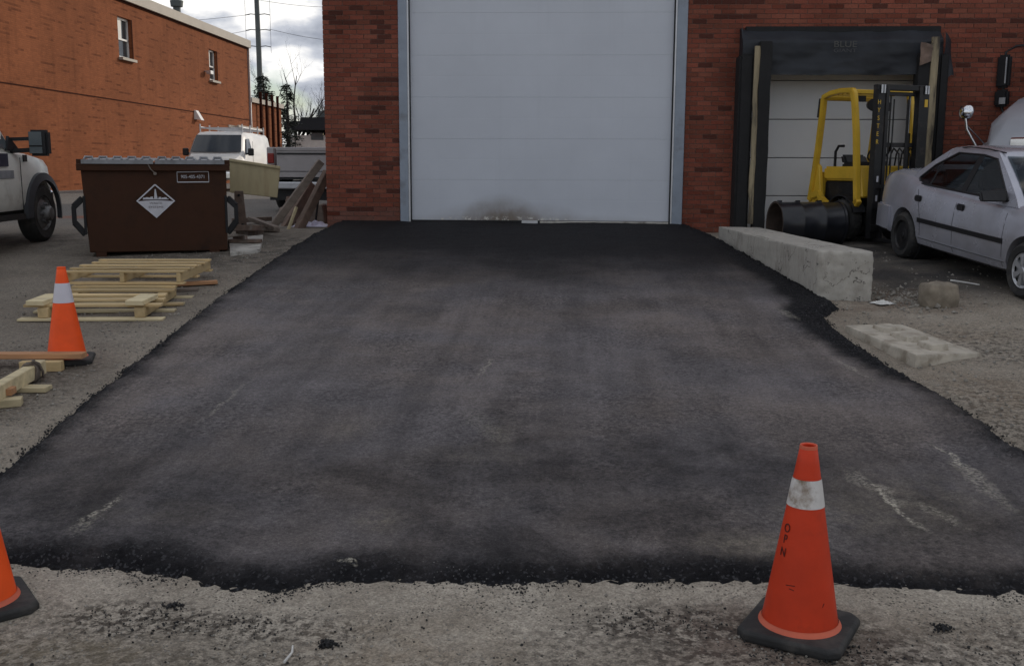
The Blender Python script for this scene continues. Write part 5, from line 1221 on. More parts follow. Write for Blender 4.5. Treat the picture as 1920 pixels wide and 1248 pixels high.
b = MB(); b.box((.02, -.30, 1.98), (.08, .12, .08)); b.lathe([(.0, -.04), (.06, -.04), (.085, .03), (.08, .04), (0, .042)], 20, Matrix.Translation((.0, -.10, 1.90)) @ Matrix.Rotation(R(90), 4, 'Y')); b.build('work_lamp', 'black_plastic', F, smooth=40)
b = MB(); b.box((.0, .12, 1.88), (.03, .20, .12)); b.build('mirror', 'black_plastic', F)
for k, ch in enumerate('HYSTER'):
    text('mast_letter', ch, .085, 'yellow_paint', F, (.558, -.388, 1.90-.105*k), (R(90), 0, R(90)), sx=.9)
for zt_, h_ in ((.95, .16), (1.9, .10)): b = MB(); b.box((.56, .36, zt_), (.006, .05, h_)); b.build('yellow_tab', 'yellow_paint', F)
b = MB(); b.tube([(-.66, -.50, 2.02), (-.68, -.51, 1.75)], .014, 6); b.build('rear_handle', 'black_plastic', F)

# ---------------------------------------------------------------- silver sedan
CS = .94
cyaw = -1.42
hd_ = Vector((math.cos(cyaw), math.sin(cyaw), 0)); ctr = Vector((5.0, 11.28, 0)); rgt = Vector((hd_.y, -hd_.x, 0))
gf_ = gz(*(ctr+hd_*1.31*CS+rgt*.74*CS).xy); gr_ = gz(*(ctr-hd_*1.31*CS+rgt*.74*CS).xy)
cpit = math.atan2(gr_-gf_, 2.62*CS)
K = thing('silver_sedan', 'silver four-door sedan with black side moulding parked nose-out', 'car', (ctr.x, ctr.y, (gf_+gr_)/2-.004), (0, cpit, cyaw), scale=CS)
def car_ring(x, w_, z0, zt_, crown=.03):
    zm = z0+(zt_-z0)*.52
    half = [(0, z0), (w_*.80, z0), (w_*.93, z0+.05), (w_*.975, z0+.14), (w_, zm), (w_*.985, zm+(zt_-zm)*.45), (w_*.955, zt_-.075), (w_*.90, zt_-.02), (w_*.78, zt_+crown*.3), (w_*.4, zt_+crown*.85), (0, zt_+crown)]
    return [(x, -y, z) for y, z in half]+[(x, y, z) for y, z in half[-2:0:-1]]
st = [(-2.19, .66, .42, .80), (-2.15, .74, .34, .95), (-2.05, .785, .27, 1.035), (-1.85, .815, .23, 1.075), (-1.55, .84, .21, 1.075), (-1.25, .85, .20, 1.03), (-.95, .853, .19, .965), (-.3, .855, .19, .945), (.3, .855, .19, .93), (.8, .85, .19, .925), (1.1, .845, .20, .93), (1.4, .835, .20, .895), (1.75, .81, .21, .82), (2.0, .76, .24, .745), (2.12, .68, .30, .68), (2.17, .55, .40, .60)]
b = MB(); b.loft([car_ring(*s_) for s_ in st]); body = b.build('body', 'silver_paint', K, smooth=40)
cut = MB()
for x in (-1.31, 1.31):
    for s_ in (-1, 1): cut.lathe([(.345, -.20), (.345, .20)], 36, Matrix.Translation((x, s_*.80, .30)) @ RY)
boolean_cut(body, cut)
# greenhouse
def gh_ring(z, xr, xf, w_, rc):
    pts = []
    for k in range(9): t_ = -1+2*k/8; pts.append((xf-.10*abs(t_)**2.2*(1), t_*w_, z))
    for k in range(1, 6): t_ = k/6; pts.append((xf-.10+(xr+.08-xf+.10)*t_, w_, z))
    for k in range(9): t_ = 1-2*k/8; pts.append((xr+.08*abs(t_)**2.2, t_*w_, z))
    for k in range(1, 6): t_ = k/6; pts.append((xr+.08+(xf-.10-xr-.08)*t_, -w_, z))
    return pts
GZ0, GZ1 = .895, 1.405
def gxr(z): t_ = (z-GZ0)/(GZ1-GZ0); return -1.52+.66*max(0, t_)**1.45
def gxf(z): t_ = (z-GZ0)/(GZ1-GZ0); return 1.12-.80*max(0, t_)**1.15
def gw(z): t_ = (z-GZ0)/(GZ1-GZ0); return .785-.185*t_-.02*t_*t_
lv = [GZ0+(GZ1-GZ0)*k/6 for k in range(7)]
rings = [gh_ring(z, gxr(z), gxf(z), gw(z), 0) for z in lv]
rings += [gh_ring(1.425, gxr(GZ1)+.06, gxf(GZ1)-.05, gw(GZ1)-.025, 0), gh_ring(1.443, gxr(GZ1)+.15, gxf(GZ1)-.12, gw(GZ1)-.07, 0), gh_ring(1.460, gxr(GZ1)+.32, gxf(GZ1)-.26, gw(GZ1)-.20, 0)]
b = MB(); b.loft(rings); cab_ = b.build('cabin', 'silver_paint', K, smooth=50)
ins = MB(); rin = [[(x*.955-.01, y*.94, (z-1.0)*.955+.995) for x, y, z in r_2] for r_2 in rings]; ins.loft(rin); boolean_cut(cab_, ins)
DLO = [(.80, .945), (.24, 1.345), (-.05, 1.374), (-.58, 1.366), (-.95, 1.20), (-1.18, 1.03), (-1.12, .962)]
cut = MB(); cut.prism([(x, -1.0, z) for x, z in DLO], (0, 2.0, 0)); boolean_cut(cab_, cut)
cut = MB(); cut.prism([(.34, -.69, .955), (.34, .69, .955), (.34, .50, 1.37), (.34, -.50, 1.37)], (1.1, 0, 0)); boolean_cut(cab_, cut)
cut = MB(); cut.prism([(-.86, -.60, 1.10), (-.86, .60, 1.10), (-.86, .48, 1.36), (-.86, -.48, 1.36)], (-.8, 0, 0)); boolean_cut(cab_, cut)
mat('seat_grey', (.10, .10, .105), .85, var=.2, vs_=9); mat('trim_dark', (.03, .03, .032), .8, var=.2)
b = MB(); b.box((-.15, 0, .967), (2.0, 1.40, .03)); b.hexa([(.55, -.66, .97), (.98, -.66, .95), (.98, .66, .95), (.55, .66, .97)], [(.60, -.64, 1.04), (.93, -.62, 1.0), (.93, .62, 1.0), (.60, .64, 1.04)]); b.build('dashboard', 'trim_dark', K)
for y in (-.36, .36):
    b = MB(); b.hexa([(-.18, y-.22, .97), (-.06, y-.22, .97), (-.06, y+.22, .97), (-.18, y+.22, .97)], [(-.30, y-.17, 1.19), (-.22, y-.17, 1.19), (-.22, y+.17, 1.19), (-.30, y+.17, 1.19)]); fs_ = b.build('front_seat', 'seat_grey', K, bevel=.03, seg=2)
    b = MB(); b.box((-.28, y, 1.255), (.08, .24, .12)); b.build('headrest', 'seat_grey', fs_, bevel=.03, seg=2)
b = MB(); b.hexa([(-1.0, -.58, .97), (-.88, -.58, .97), (-.88, .58, .97), (-1.0, .58, .97)], [(-1.08, -.52, 1.14), (-1.0, -.52, 1.14), (-1.0, .52, 1.14), (-1.08, .52, 1.14)]); b.build('rear_seat', 'seat_grey', K, bevel=.03, seg=2)
b = MB(); M_ = Matrix.Translation((.44, .36, 1.10)) @ Matrix.Rotation(R(-62), 4, 'Y'); b.tube([M_ @ Vector((.17*math.cos(2*math.pi*k/20), .17*math.sin(2*math.pi*k/20), 0)) for k in range(21)], .014, 6); b.build('steering_wheel', 'trim_dark', K, smooth=60)
def side_glass(poly, s_, name, m, out_=.005):
    poly = [(x, z+.062) for x, z in poly]
    n = len(poly); cx_ = sum(p[0] for p in poly)/n; cz2 = sum(p[1] for p in poly)/n
    def lift(x, z, o): return (x, s_*(gw(z)+o), z)
    # fine fan so that the pane follows the tumblehome
    q = MB(); edge = []
    for i in range(n):
        a_, c_ = poly[i], poly[(i+1) % n]
        for k in range(5): t_ = k/5; edge.append((a_[0]+(c_[0]-a_[0])*t_, a_[1]+(c_[1]-a_[1])*t_))
    N_ = len(edge); rows = []
    for f in (1, .8, .6, .4, .2): rows.append([lift(cx_+(x-cx_)*f, cz2+(z-cz2)*f, out_) for x, z in edge])
    o_ = len(q.v); q.v += [Vector(p) for r_2 in rows for p in r_2]; q.v.append(Vector(lift(cx_, cz2, out_)))
    for r_2 in range(4):
        for i in range(N_): q.f.append((r_2*N_+i, r_2*N_+(i+1) % N_, (r_2+1)*N_+(i+1) % N_, (r_2+1)*N_+i))
    for i in range(N_): q.f.append((4*N_+i, 4*N_+(i+1) % N_, 5*N_))
    return q.build(name, m, K, smooth=180)
for s_ in (-1, 1):
    for a_, c_ in zip(DLO, DLO[1:]+DLO[:1]):
        q = MB(); q.tube([(a_[0], s_*(gw(a_[1])+.002), a_[1]), (c_[0], s_*(gw(c_[1])+.002), c_[1])], .013, 6); q.build('window_seal', 'black_plastic', K)
    side_glass([(-.06, .885), (-.02, 1.312), (-.13, 1.312), (-.17, .885)], s_, 'door_pillar', 'black_plastic', .006)
    side_glass([(-.855, .89), (-.80, 1.185), (-.84, 1.17), (-.895, .89)], s_, 'glass_divider', 'black_plastic', .006)
    side_glass([(.78, .885), (.22, 1.28), (-.03, 1.31), (-.07, .892)], s_, 'front_door_glass', 'car_glass', .002)
    side_glass([(-.17, .892), (-.13, 1.31), (-.56, 1.302), (-.80, 1.19), (-.86, .897)], s_, 'rear_door_glass', 'car_glass', .002)
    side_glass([(-.895, .897), (-.835, 1.172), (-.97, 1.115), (-1.16, .97), (-1.11, .90)], s_, 'quarter_glass', 'car_glass', .002)
    def bodyw(x, z):
        for a_, c_ in zip(st, st[1:]):
            if a_[0] <= x <= c_[0]:
                t_ = (x-a_[0])/(c_[0]-a_[0]); w_, z0, zt_ = (a_[k]+(c_[k]-a_[k])*t_ for k in (1, 2, 3)); break
        zm = z0+(zt_-z0)*.52
        tab = [(z0, w_*.80), (z0+.05, w_*.93), (z0+.14, w_*.975), (zm, w_), (zm+(zt_-zm)*.45, w_*.985), (zt_-.075, w_*.955), (zt_-.02, w_*.90)]
        return lerp_tab(tab, z)
    def strip_on(x0, x1, z0, z1, name, m, th=.008, n=10):
        q = MB(); rg = []
        for k in range(n+1):
            t_ = k/n; x = x0+(x1-x0)*t_; rg.append([(x, s_*(bodyw(x, z0)-.01), z0), (x, s_*(bodyw(x, z0)+th), z0+.004), (x, s_*(bodyw(x, z1)+th), z1-.004), (x, s_*(bodyw(x, z1)-.01), z1)])
        q.loft(rg); return q.build(name, m, K)
    strip_on(-.93, .93, .215, .33, 'rocker_panel', 'lid_grey', .006)
    strip_on(-.93, .90, .505, .565, 'side_moulding', 'black_plastic', .012)
    for x, nm in ((.885, 'door_seam'), (-.12, 'door_seam')):
        q = MB(); rg = []
        for k in range(11):
            z = .26+.63*k/10; rg.append([(x-.004, s_*(bodyw(x, z)-.006), z), (x+.004, s_*(bodyw(x, z)-.006), z), (x+.004, s_*(bodyw(x, z)+.0012), z), (x-.004, s_*(bodyw(x, z)+.0012), z)])
        q.loft(rg); q.build(nm, 'black_plastic', K)
    q = MB(); rg = []
    for k in range(11):
        t_ = k/10; x = -.86-.12*math.sin(t_*1.5)-.0; z = .895-.60*t_; x = -.88 if t_ > .55 else -.88-.16*(1-t_/.55); rg.append([(x-.004, s_*(bodyw(x, z)-.006), z), (x+.004, s_*(bodyw(x, z)-.006), z), (x+.004, s_*(bodyw(x, z)+.0012), z), (x-.004, s_*(bodyw(x, z)+.0012), z)])
    q.loft(rg); q.build('door_seam', 'black_plastic', K)
    for x in (.0, -.98):
        q = MB(); q.box((x, s_*(bodyw(x, .79)+.006), .79), (.15, .035, .075)); q.build('door_handle', 'black_plastic', K, bevel=.012, seg=2)
    q = MB(); q.loft([[(.60+.02*k, s_*(.78+.065*k), .935+(.0 if k else .02)), (.80-.01*k, s_*(.78+.065*k), .935), (.78-.02*k, s_*(.78+.065*k), 1.065-.005*k), (.60+.02*k, s_*(.78+.065*k), 1.065-.01*k)] for k in range(5)]); q.build('wing_mirror', 'black_plastic', K, bevel=.02, seg=2)
    q = MB(); q.box((-2.11, s_*.60, .83), (.11, .30, .17), Matrix.Rotation(s_*R(-22), 3, 'Z')); q.build('tail_light', 'tail_orange', K, bevel=.02)
    q = MB(); q.box((2.05, s_*.55, .63), (.12, .34, .13), Matrix.Rotation(s_*R(-18), 3, 'Z')); q.build('headlight', 'chrome', K, bevel=.02)
    for x, sty in ((-1.31, 'steel'), (1.31, 'cap')): wheel(K, (x, s_*.765, .292), .292, .19, s_, sty, 'mast_black' if sty == 'steel' else 'galv', .66)
    q = MB(); q.lathe([(.335, -.02), (.335, .18), (.0, .18)], 24, Matrix.Translation((-1.31, s_*.72, .30)) @ Matrix.Rotation(R(90*s_), 4, 'X')); q.build('arch_liner', 'black_plastic', K)
    q = MB(); q.lathe([(.335, -.02), (.335, .18), (.0, .18)], 24, Matrix.Translation((1.31, s_*.72, .30)) @ Matrix.Rotation(R(90*s_), 4, 'X')); q.build('arch_liner', 'black_plastic', K)
def bump_ring(x, w_, z0, zt_): return [(x, -w_, z0+.03), (x, -w_*1.0, zt_-.02), (x, -w_*.95, zt_), (x, w_*.95, zt_), (x, w_, zt_-.02), (x, w_, z0+.03), (x, w_*.95, z0), (x, -w_*.95, z0)]
b = MB(); b.loft([bump_ring(-2.26, .62, .36, .60), bump_ring(-2.22, .74, .32, .63), bump_ring(-2.08, .825, .30, .635), bump_ring(-1.70, .852, .29, .63)]); rb = b.build('rear_bumper', 'silver_paint', K, smooth=40)
cut = MB(); [cut.lathe([(.35, -.25), (.35, .25)], 36, Matrix.Translation((-1.31, s_*.80, .30)) @ RY) for s_ in (-1, 1)]
boolean_cut(rb, cut)
b = MB(); b.loft([bump_ring(1.75, .84, .24, .56), bump_ring(2.05, .80, .24, .56), bump_ring(2.2, .68, .28, .54), bump_ring(2.25, .5, .32, .5)]); b.build('front_bumper', 'silver_paint', K, smooth=40)
def ws(u, v_):
    z = .94+(1.38-.94)*v_; w_ = gw(z)*.90; y = (2*u-1)*w_; return (gxf(z)-.10*abs((2*u-1)*.90)**2.2+.006, y, z+.004)
b = MB(); b.grid(ws, 16, 8); b.build('windshield', 'car_glass', K, smooth=180)
def rw(u, v_):
    z = 1.075+(1.37-1.075)*v_; w_ = gw(z)*.86; y = (2*u-1)*w_; return (gxr(z)+.08*abs((2*u-1)*.86)**2.2-.006, y, z+.004)
b = MB(); b.grid(rw, 12, 6); b.build('rear_window', 'car_glass', K, smooth=180)
b = MB(); b.tube([(.26, -.53, 1.415), (.0, -.575, 1.442), (-.4, -.575, 1.445), (-.75, -.53, 1.41)], .008, 6); b.build('roof_gutter', 'black_plastic', K, smooth=60)

# ---------------------------------------------------------------- grey highway tractor at the right edge
tyaw = math.atan2(-.6, -.8)
tf = Vector((6.12, 13.72, 0)); th = Vector((math.cos(tyaw), math.sin(tyaw), 0)); tl = Vector((-th.y, th.x, 0))
TZ = gz(6.5, 13.5)
_hm = aty(1811, 212, 13.85); org = Vector((_hm.x, 13.85, 0))-th*.58+tl*1.17
T = thing('highway_tractor', 'grey conventional truck tractor with round chrome fender mirror behind the sedan', 'truck', (org.x, org.y, TZ), (0, 0, tyaw))
# local: x forward, y left; front axle at 0; hood from -0.9 to 1.0
def tr(x, wb, wt, z0, z1): return [(x, -wb, z0), (x, -wb, z0+(z1-z0)*.55), (x, -(wb+wt)/2, z0+(z1-z0)*.86), (x, -wt*.8, z1), (x, 0, z1+.04), (x, wt*.8, z1), (x, (wb+wt)/2, z0+(z1-z0)*.86), (x, wb, z0+(z1-z0)*.55), (x, wb, z0)]
b = MB(); b.loft([tr(.66, .78, .66, .7, 1.60), tr(.55, .88, .76, .6, 1.72), tr(.2, .97, .86, .6, 1.87), tr(-.4, 1.03, .92, .6, 2.02), tr(-.85, 1.05, .95, .6, 2.12)]); b.build('hood', 'rig_paint', T, smooth=40)
for s_ in (-1, 1):
    b = MB(); q_ = []
    rings = []
    for a in range(0, 181, 15):
        ca_, sa_ = math.cos(R(a)), math.sin(R(a)); rr_ = .66
        rings.append([(rr_*ca_, s_*.70, .62+rr_*sa_*1.25), (rr_*ca_, s_*1.08, .62+rr_*sa_*1.15), (rr_*.88*ca_, s_*1.12, .62+rr_*sa_*1.02), (rr_*.86*ca_, s_*.70, .62+rr_*sa_*1.05)])
    b.loft(rings); b.build('fender', 'rig_paint', T, smooth=60)
    wheel(T, (0, s_*.98, .50), .50, .28, s_, 'truck', 'chrome')
    b = MB(); b.tube([(.45, s_*.98, 1.15), (.58, s_*1.14, 1.50), (.60, s_*1.16, 1.66)], .016, 8); b.tube([(.30, s_*.98, 1.25), (.58, s_*1.15, 1.55)], .010, 6); fm = b.build('fender_mirror_arm', 'chrome', T, smooth=60)
    b = MB(); M_ = Matrix.Translation((.58, s_*1.17, 1.72)) @ Matrix.Rotation(R(90), 4, 'Y'); b.lathe([(0, .055), (.05, .05), (.085, .03), (.10, 0), (.10, -.015), (0, -.016)], 24, M_); b.build('fender_mirror', 'chrome', fm, smooth=60)
    b = MB(); b.box((-.95, s_*1.60, 2.35), (.10, .19, .46)); b.box((-.95, s_*1.60, 1.98), (.10, .20, .24)); wm = b.build('side_mirror', 'black_plastic', T, bevel=.03, seg=2)
    b = MB(); b.box((-1.003, s_*1.60, 2.35), (.008, .15, .40)); b.build('mirror_glass', 'chrome', wm)
    b = MB(); b.box((-.892, s_*1.54, 2.36), (.012, .015, .36)); b.build('chrome_strip', 'galv', wm)
    b = MB(); b.box((-.892, s_*1.56, 1.94), (.012, .09, .09)); b.build('convex_glass', 'galv', wm)
    b = MB(); b.tube([(-1.15, s_*1.02, 2.70), (-1.05, s_*1.50, 2.70), (-.96, s_*1.60, 2.62), (-.96, s_*1.60, 1.84), (-.96, s_*1.54, 1.72), (-1.05, s_*1.05, 1.70)], .018, 8); b.build('mirror_bracket', 'black_plastic', T, smooth=60)
    b = MB(); b.box((-1.5, s_*1.085, 2.30), (.62, .012, .56)); b.build('side_window', 'glass_dark', T, bevel=.004)
    for x in (-.55, -.75): b = MB(); b.tube([(x, s_*(.93+.05*(x < -.6)), 1.45), (x-.05, s_*(.92+.04*(x < -.6)), 1.75)], .008, 6); b.build('hood_latch', 'black_plastic', T)
b = MB(); b.loft([tr(-.86, 1.06, .95, .55, 2.14), tr(-1.0, 1.06, .95, .55, 2.35), tr(-1.22, 1.08, .96, .55, 2.78), tr(-1.4, 1.08, .96, .55, 2.95), tr(-2.3, 1.08, 1.0, .55, 3.05), tr(-3.4, 1.08, 1.0, .55, 3.15)]); b.build('cab', 'rig_paint', T, smooth=35)
for s_ in (-1, 1):
    b = MB(); b.add([(-.90, s_*.03, 2.08), (-.93, s_*.92, 2.08), (-1.22, s_*.90, 2.66), (-1.19, s_*.03, 2.72)], [(0, 1, 2, 3)]); b.v = [v_+Vector((.05, 0, .015)) for v_ in b.v]; b.prism([tuple(v_) for v_ in b.v], (-.04, 0, -.02)); b.build('windshield', 'glass_dark', T)
b = MB(); b.box((.68, 0, .95), (.06, .95, .85)); b.build('grille', 'chrome', T, bevel=.02)
b = MB(); b.box((.70, 0, .42), (.20, 2.0, .32)); b.build('bumper', 'chrome', T, bevel=.04, seg=2)
b = MB(); b.box((-2.6, 0, .75), (5.0, .8, .25)); b.build('frame_rail', 'mast_black', T)
for s_ in (-1, 1): wheel(T, (-4.3, s_*.85, .50), .50, .5, s_, 'truck', 'galv')

# ---------------------------------------------------------------- white work truck at the left edge (seen from behind)
wp = hit(70, 453)
wyaw = R(94)
wh = Vector((math.cos(wyaw), math.sin(wyaw), 0)); wlft = Vector((-wh.y, wh.x, 0)); worg = Vector((wp.x, wp.y, 0))+wlft*.86+wh*.05
WT = thing('work_truck', 'white work truck with black fender flares and large towing mirror', 'truck', (worg.x, worg.y, gz(wp.x, wp.y)-.003), (R(0), R(-.6), wyaw))
def wr(x, wb, wt, z0, z1): return [(x, -wb*.96, z0), (x, -wb, z0+.10), (x, -wb*1.0, z0+(z1-z0)*.5), (x, -wb*.97, z0+(z1-z0)*.80), (x, -wt, z1-.04), (x, -wt*.85, z1), (x, 0, z1+.03), (x, wt*.85, z1), (x, wt, z1-.04), (x, wb*.97, z0+(z1-z0)*.80), (x, wb*1.0, z0+(z1-z0)*.5), (x, wb, z0+.10), (x, wb*.96, z0)]
b = MB(); b.loft([wr(.62, .70, .62, .55, 1.02), wr(.56, .82, .74, .50, 1.08), wr(.40, .90, .82, .48, 1.13), wr(0, .945, .87, .46, 1.18), wr(-.45, .95, .88, .46, 1.21), wr(-.9, .95, .89, .46, 1.24), wr(-2.1, .95, .89, .46, 1.25)]); wb_ = b.build('body', 'dirty_white', WT, smooth=40)
cut = MB(); [cut.lathe([(.46, -.25), (.46, .25)], 36, Matrix.Translation((0, s_*.88, .40)) @ RY) for s_ in (-1, 1)]
boolean_cut(wb_, cut)
b = MB(); b.loft([wr(-.55, .86, .82, 1.1, 1.24), wr(-.95, .86, .74, 1.1, 1.72), wr(-1.15, .86, .70, 1.1, 1.80), wr(-1.9, .86, .70, 1.1, 1.82), wr(-2.1, .86, .74, 1.1, 1.70)]); b.build('cab', 'dirty_white', WT, smooth=40)
for s_ in (-1, 1):
    b = MB(); q_ = []
    for a in range(-12, 193, 9):
        q_.append([(.43*math.cos(R(a)), s_*.955, .40+.43*math.sin(R(a))), (.43*math.cos(R(a)), s_*1.015, .40+.43*math.sin(R(a))), (.53*math.cos(R(a)), s_*.985, .40+.53*math.sin(R(a))), (.53*math.cos(R(a)), s_*.93, .40+.53*math.sin(R(a)))])
    b.loft(q_); mat('flare_grey', (.05, .052, .058), .6, var=.2); b.build('fender_flare', 'flare_grey', WT, smooth=50)
    wheel(WT, (0, s_*.86, .385), .385, .24, s_, 'truck', 'dull_rim')
    for dx in (-.0,): wheel(WT, (-3.9, s_*.80, .385), .385, .42, s_, 'truck', 'galv')
    b = MB(); b.prism([(-.66, s_*.868, 1.24), (-.97, s_*.80, 1.62), (-1.75, s_*.80, 1.66), (-1.8, s_*.868, 1.26)], (0, s_*.012, 0)); b.build('side_window', 'glass_grey', WT)
    b = MB(); b.prism([(-.50, s_*.90, 1.20), (-.60, s_*.88, 1.30), (-.72, s_*.86, 1.40), (-.80, s_*.87, 1.22)], (0, s_*.035, 0)); b.build('mirror_base', 'black_plastic', WT)
    b = MB(); b.box((-.62, s_*1.24, 1.315), (.13, .25, .33)); mm = b.build('towing_mirror', 'black_plastic', WT, bevel=.03, seg=2)
    b = MB(); b.box((-.690, s_*1.215, 1.37), (.008, .16, .17)); b.build('mirror_glass', 'glass_grey', mm); b = MB(); b.box((-.690, s_*1.215, 1.225), (.008, .16, .08)); b.build('mirror_glass', 'glass_grey', mm)
    b = MB(); b.bar((-.64, s_*.87, 1.36), (-.62, s_*1.16, 1.37), .05, .045); b.bar((-.64, s_*.87, 1.21), (-.62, s_*1.16, 1.23), .06, .055); b.build('mirror_arm', 'black_plastic', WT)
    b = MB(); b.box((-.58, s_*.952, .80), (.010, .006, .66)); b.build('door_seam', 'black_plastic', WT)
    b = MB(); b.box((-1.05, s_*.955, 1.10), (.26, .012, .16)); b.build('door_decal', 'decal_dark', WT); b = MB(); b.box((-1.0, s_*.955, .92), (.42, .010, .10)); b.build('door_decal', 'lid_grey', WT)
    b = MB(); b.box((-.40, s_*.935, 1.12), (.10, .016, .09)); b.build('side_marker', 'black_plastic', WT)
    b = MB(); b.box((-1.3, s_*.90, .38), (1.4, .16, .07)); b.build('running_board', 'mast_black', WT)
    b = MB(); b.box((.56, s_*.60, .86), (.14, .34, .22)); b.build('headlight', 'chrome', WT, bevel=.02)
b = MB(); b.box((-1.6, 0, .55), (4.8, .8, .22)); b.box((-.1, 0, .42), (.3, 1.5, .2)); b.build('chassis', 'mast_black', WT)
b = MB(); b.box((-3.6, 0, 1.05), (2.8, 2.05, .14)); b.box((-2.22, 0, 1.45), (.08, 1.9, .8)); b.build('flatbed', 'mast_black', WT)
b = MB(); b.box((.66, 0, .55), (.14, 1.6, .26)); b.build('front_bumper', 'chrome', WT, bevel=.03)

# ---------------------------------------------------------------- white van with ladder rack
vf = aty(394, 300, 34.5)
V = thing('panel_van', 'white panel van with roof ladder rack parked by the orange brick wall', 'van', (vf.x, 34.5, .85), (0, 0, R(-86)))
def vr(x, wb, wt, z0, z1, zb_): return [(x, -wb*.94, z0), (x, -wb, z0+.15), (x, -wb, zb_), (x, -wt-.02, z1-.14), (x, -wt*.92, z1-.03), (x, -wt*.6, z1), (x, wt*.6, z1), (x, wt*.92, z1-.03), (x, wt+.02, z1-.14), (x, wb, zb_), (x, wb, z0+.15), (x, wb*.94, z0)]
b = MB(); b.loft([vr(.0, .90, .82, .45, 1.05, .85), vr(-.08, .97, .90, .40, 1.14, .9), vr(-.55, 1.0, .93, .40, 1.24, 1.0), vr(-.72, 1.0, .92, .40, 1.30, 1.05), vr(-1.30, 1.0, .84, .38, 1.98, 1.15), vr(-1.6, 1.0, .83, .38, 2.08, 1.18), vr(-3.0, 1.0, .83, .38, 2.10, 1.18), vr(-5.2, 1.0, .82, .38, 2.08, 1.18), vr(-5.4, .96, .78, .42, 2.02, 1.18)]); b.build('body', 'white_paint', V, smooth=35)
def vws(u, v_): x = -.74-.53*v_; z = 1.335+.60*v_; w_ = .88-.09*v_; return (x+.045-.05*abs(2*u-1)**2, (2*u-1)*w_, z+.02)
b = MB(); b.grid(vws, 10, 6); b.build('windshield', 'glass_dark', V, smooth=180)
for s_ in (-1, 1):
    b = MB(); b.prism([(-1.02, s_*.985, 1.28), (-1.42, s_*.895, 1.82), (-1.85, s_*.895, 1.84), (-1.95, s_*.985, 1.30)], (0, s_*.02, 0)); b.build('side_window', 'glass_dark', V)
    b = MB(); b.box((-1.10, s_*1.14, 1.36), (.12, .20, .26)); b.build('wing_mirror', 'black_plastic', V, bevel=.03); b = MB(); b.bar((-1.1, s_*.98, 1.30), (-1.1, s_*1.1, 1.32), .05, .05); b.build('mirror_arm', 'black_plastic', V)
    for x in (-.75, -4.3): wheel(V, (x, s_*.90, .36), .36, .22, s_, 'steel', 'galv')
    b = MB(); b.box((-2.0, s_*1.002, 1.1), (.012, .008, 1.3)); b.build('door_seam', 'black_plastic', V)
    b = MB(); b.box((.02, s_*.68, .88), (.08, .30, .20)); b.build('headlight', 'chrome', V, bevel=.02)
    b = MB(); b.tube([(-1.5, s_*.70, 2.22), (-5.2, s_*.70, 2.22)], .03, 6); b.build('rack_rail', 'galv', V)
b = MB(); b.box((.02, 0, .88), (.05, 1.0, .26)); b.build('grille', 'black_plastic', V); b = MB(); b.box((.06, 0, .55), (.16, 1.9, .22)); b.build('bumper', 'chrome', V, bevel=.03)
for x in (-1.6, -2.8, -4.0, -5.0):
    b = MB(); b.bar((x, -.75, 2.20), (x, .75, 2.20), .05, .05); b.bar((x, -.74, 2.03), (x, -.74, 2.34), .04, .04); b.bar((x, .74, 2.03), (x, .74, 2.34), .04, .04); b.build('rack_bar', 'galv', V)
b = MB(); b.bar((-1.5, .30, 2.27), (-5.2, .30, 2.27), .04, .08); b.bar((-1.5, .62, 2.27), (-5.2, .62, 2.27), .04, .08)
for k in range(11): b.bar((-1.7-.33*k, .30, 2.27), (-1.7-.33*k, .62, 2.27), .03, .03)
o = b.build('ladder', 'coping'); o.matrix_world = Matrix.Translation((vf.x, 34.5, .85)) @ Matrix.Rotation(R(-86), 4, 'Z'); tag(o, 'pale ladder lying on the roof rack of the white van', 'ladder')

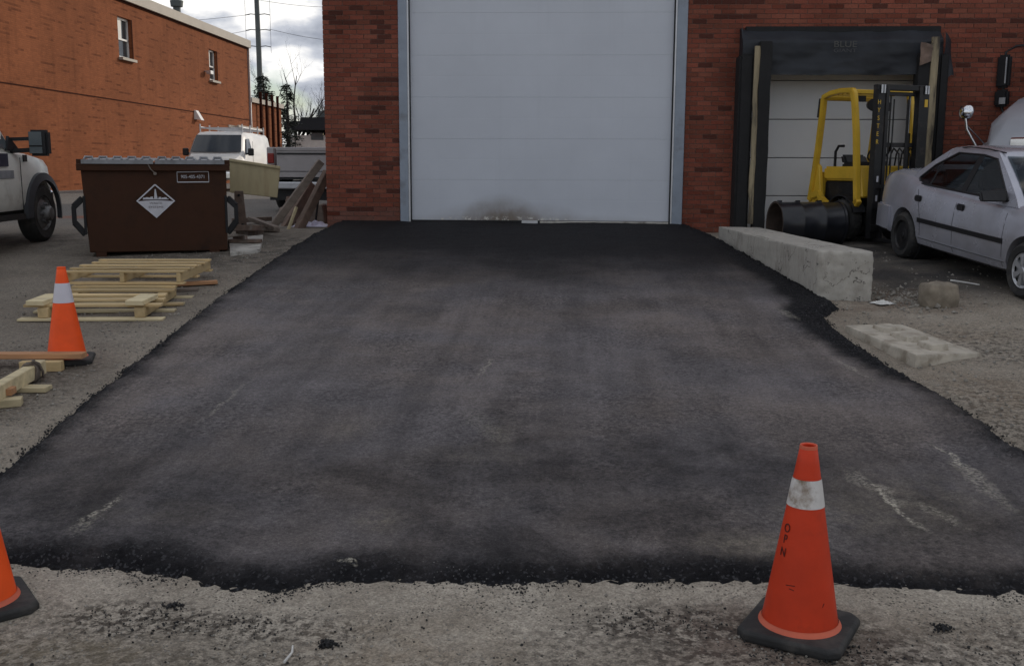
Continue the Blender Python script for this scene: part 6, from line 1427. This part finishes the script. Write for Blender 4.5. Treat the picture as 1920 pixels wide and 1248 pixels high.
# ---------------------------------------------------------------- grey pickup behind the brick corner
pk = aty(500, 300, 20.5); KX = pk.x+.98
PK = thing('box_trailer', 'grey box trailer with tailgate and red tail light past the brick corner', 'trailer', (KX-.02, 20.5, gz(KX, 20.5)), (0, 0, R(90)))
for nm, x0, x1, y0, y1, z0, z1 in (('tailgate', 0, .07, -.76, .76, .66, 1.28),):
    b = MB(); b.box(((x0+x1)/2, 0, (z0+z1)/2), (x1-x0, y1-y0, z1-z0)); tg = b.build(nm, 'bed_grey', PK, bevel=.012)
    b = MB(); b.box((-.008, 0, 1.15), (.012, 1.5, .035)); b.build('tailgate_groove', 'mast_black', tg); b = MB(); b.box((-.004, 0, .80), (.006, 1.48, .012)); b.build('tailgate_groove', 'flare_grey', tg)
    b = MB(); b.box((-.006, 0, 1.24), (.02, 1.52, .07)); b.build('tailgate_cap', 'bed_grey', tg, bevel=.01)
for s_ in (-1, 1):
    b = MB(); b.box((1.1, s_*.88, .95), (2.2, .16, .66)); bs_ = b.build('bed_side', 'bed_grey', PK, bevel=.02)
    b = MB(); b.box((-.012, s_*.87, 1.06), (.04, .13, .20)); b.box((-.012, s_*.87, .80), (.04, .13, .26)); b.build('tail_light', 'tail_red', PK, bevel=.01)
    wheel(PK, (.85, s_*.84, .38), .38, .25, s_, 'steel', 'galv')
b = MB(); b.box((-.10, 0, .52), (.16, 1.75, .14)); b.build('rear_bumper', 'galv', PK, bevel=.02)
b = MB(); b.box((1.2, 0, .54), (2.4, .9, .16)); b.box((.85, .0, .38), (.12, 1.5, .12)); b.build('chassis', 'mast_black', PK)
b = MB(); b.box((2.2, 0, .95), (.06, 1.9, .62)); b.build('front_board', 'bed_grey', PK)
b = MB(); b.box((.5, 0, .40), (.9, 1.86, .36)); b.build('underside_shade', 'mast_black', PK)  # black box added to stand in for the shaded underside
b = MB(); b.box((1.1, 0, .66), (2.2, 1.7, .05)); b.build('bed_floor', 'mast_black', PK)
b = MB(); b.bar((2.2, -.5, .5), (3.6, 0, .48), .08, .10); b.bar((2.2, .5, .5), (3.6, 0, .48), .08, .10); b.tube([(3.4, 0, .5), (3.4, 0, .0)], .04, 8); b.build('drawbar', 'mast_black', PK)
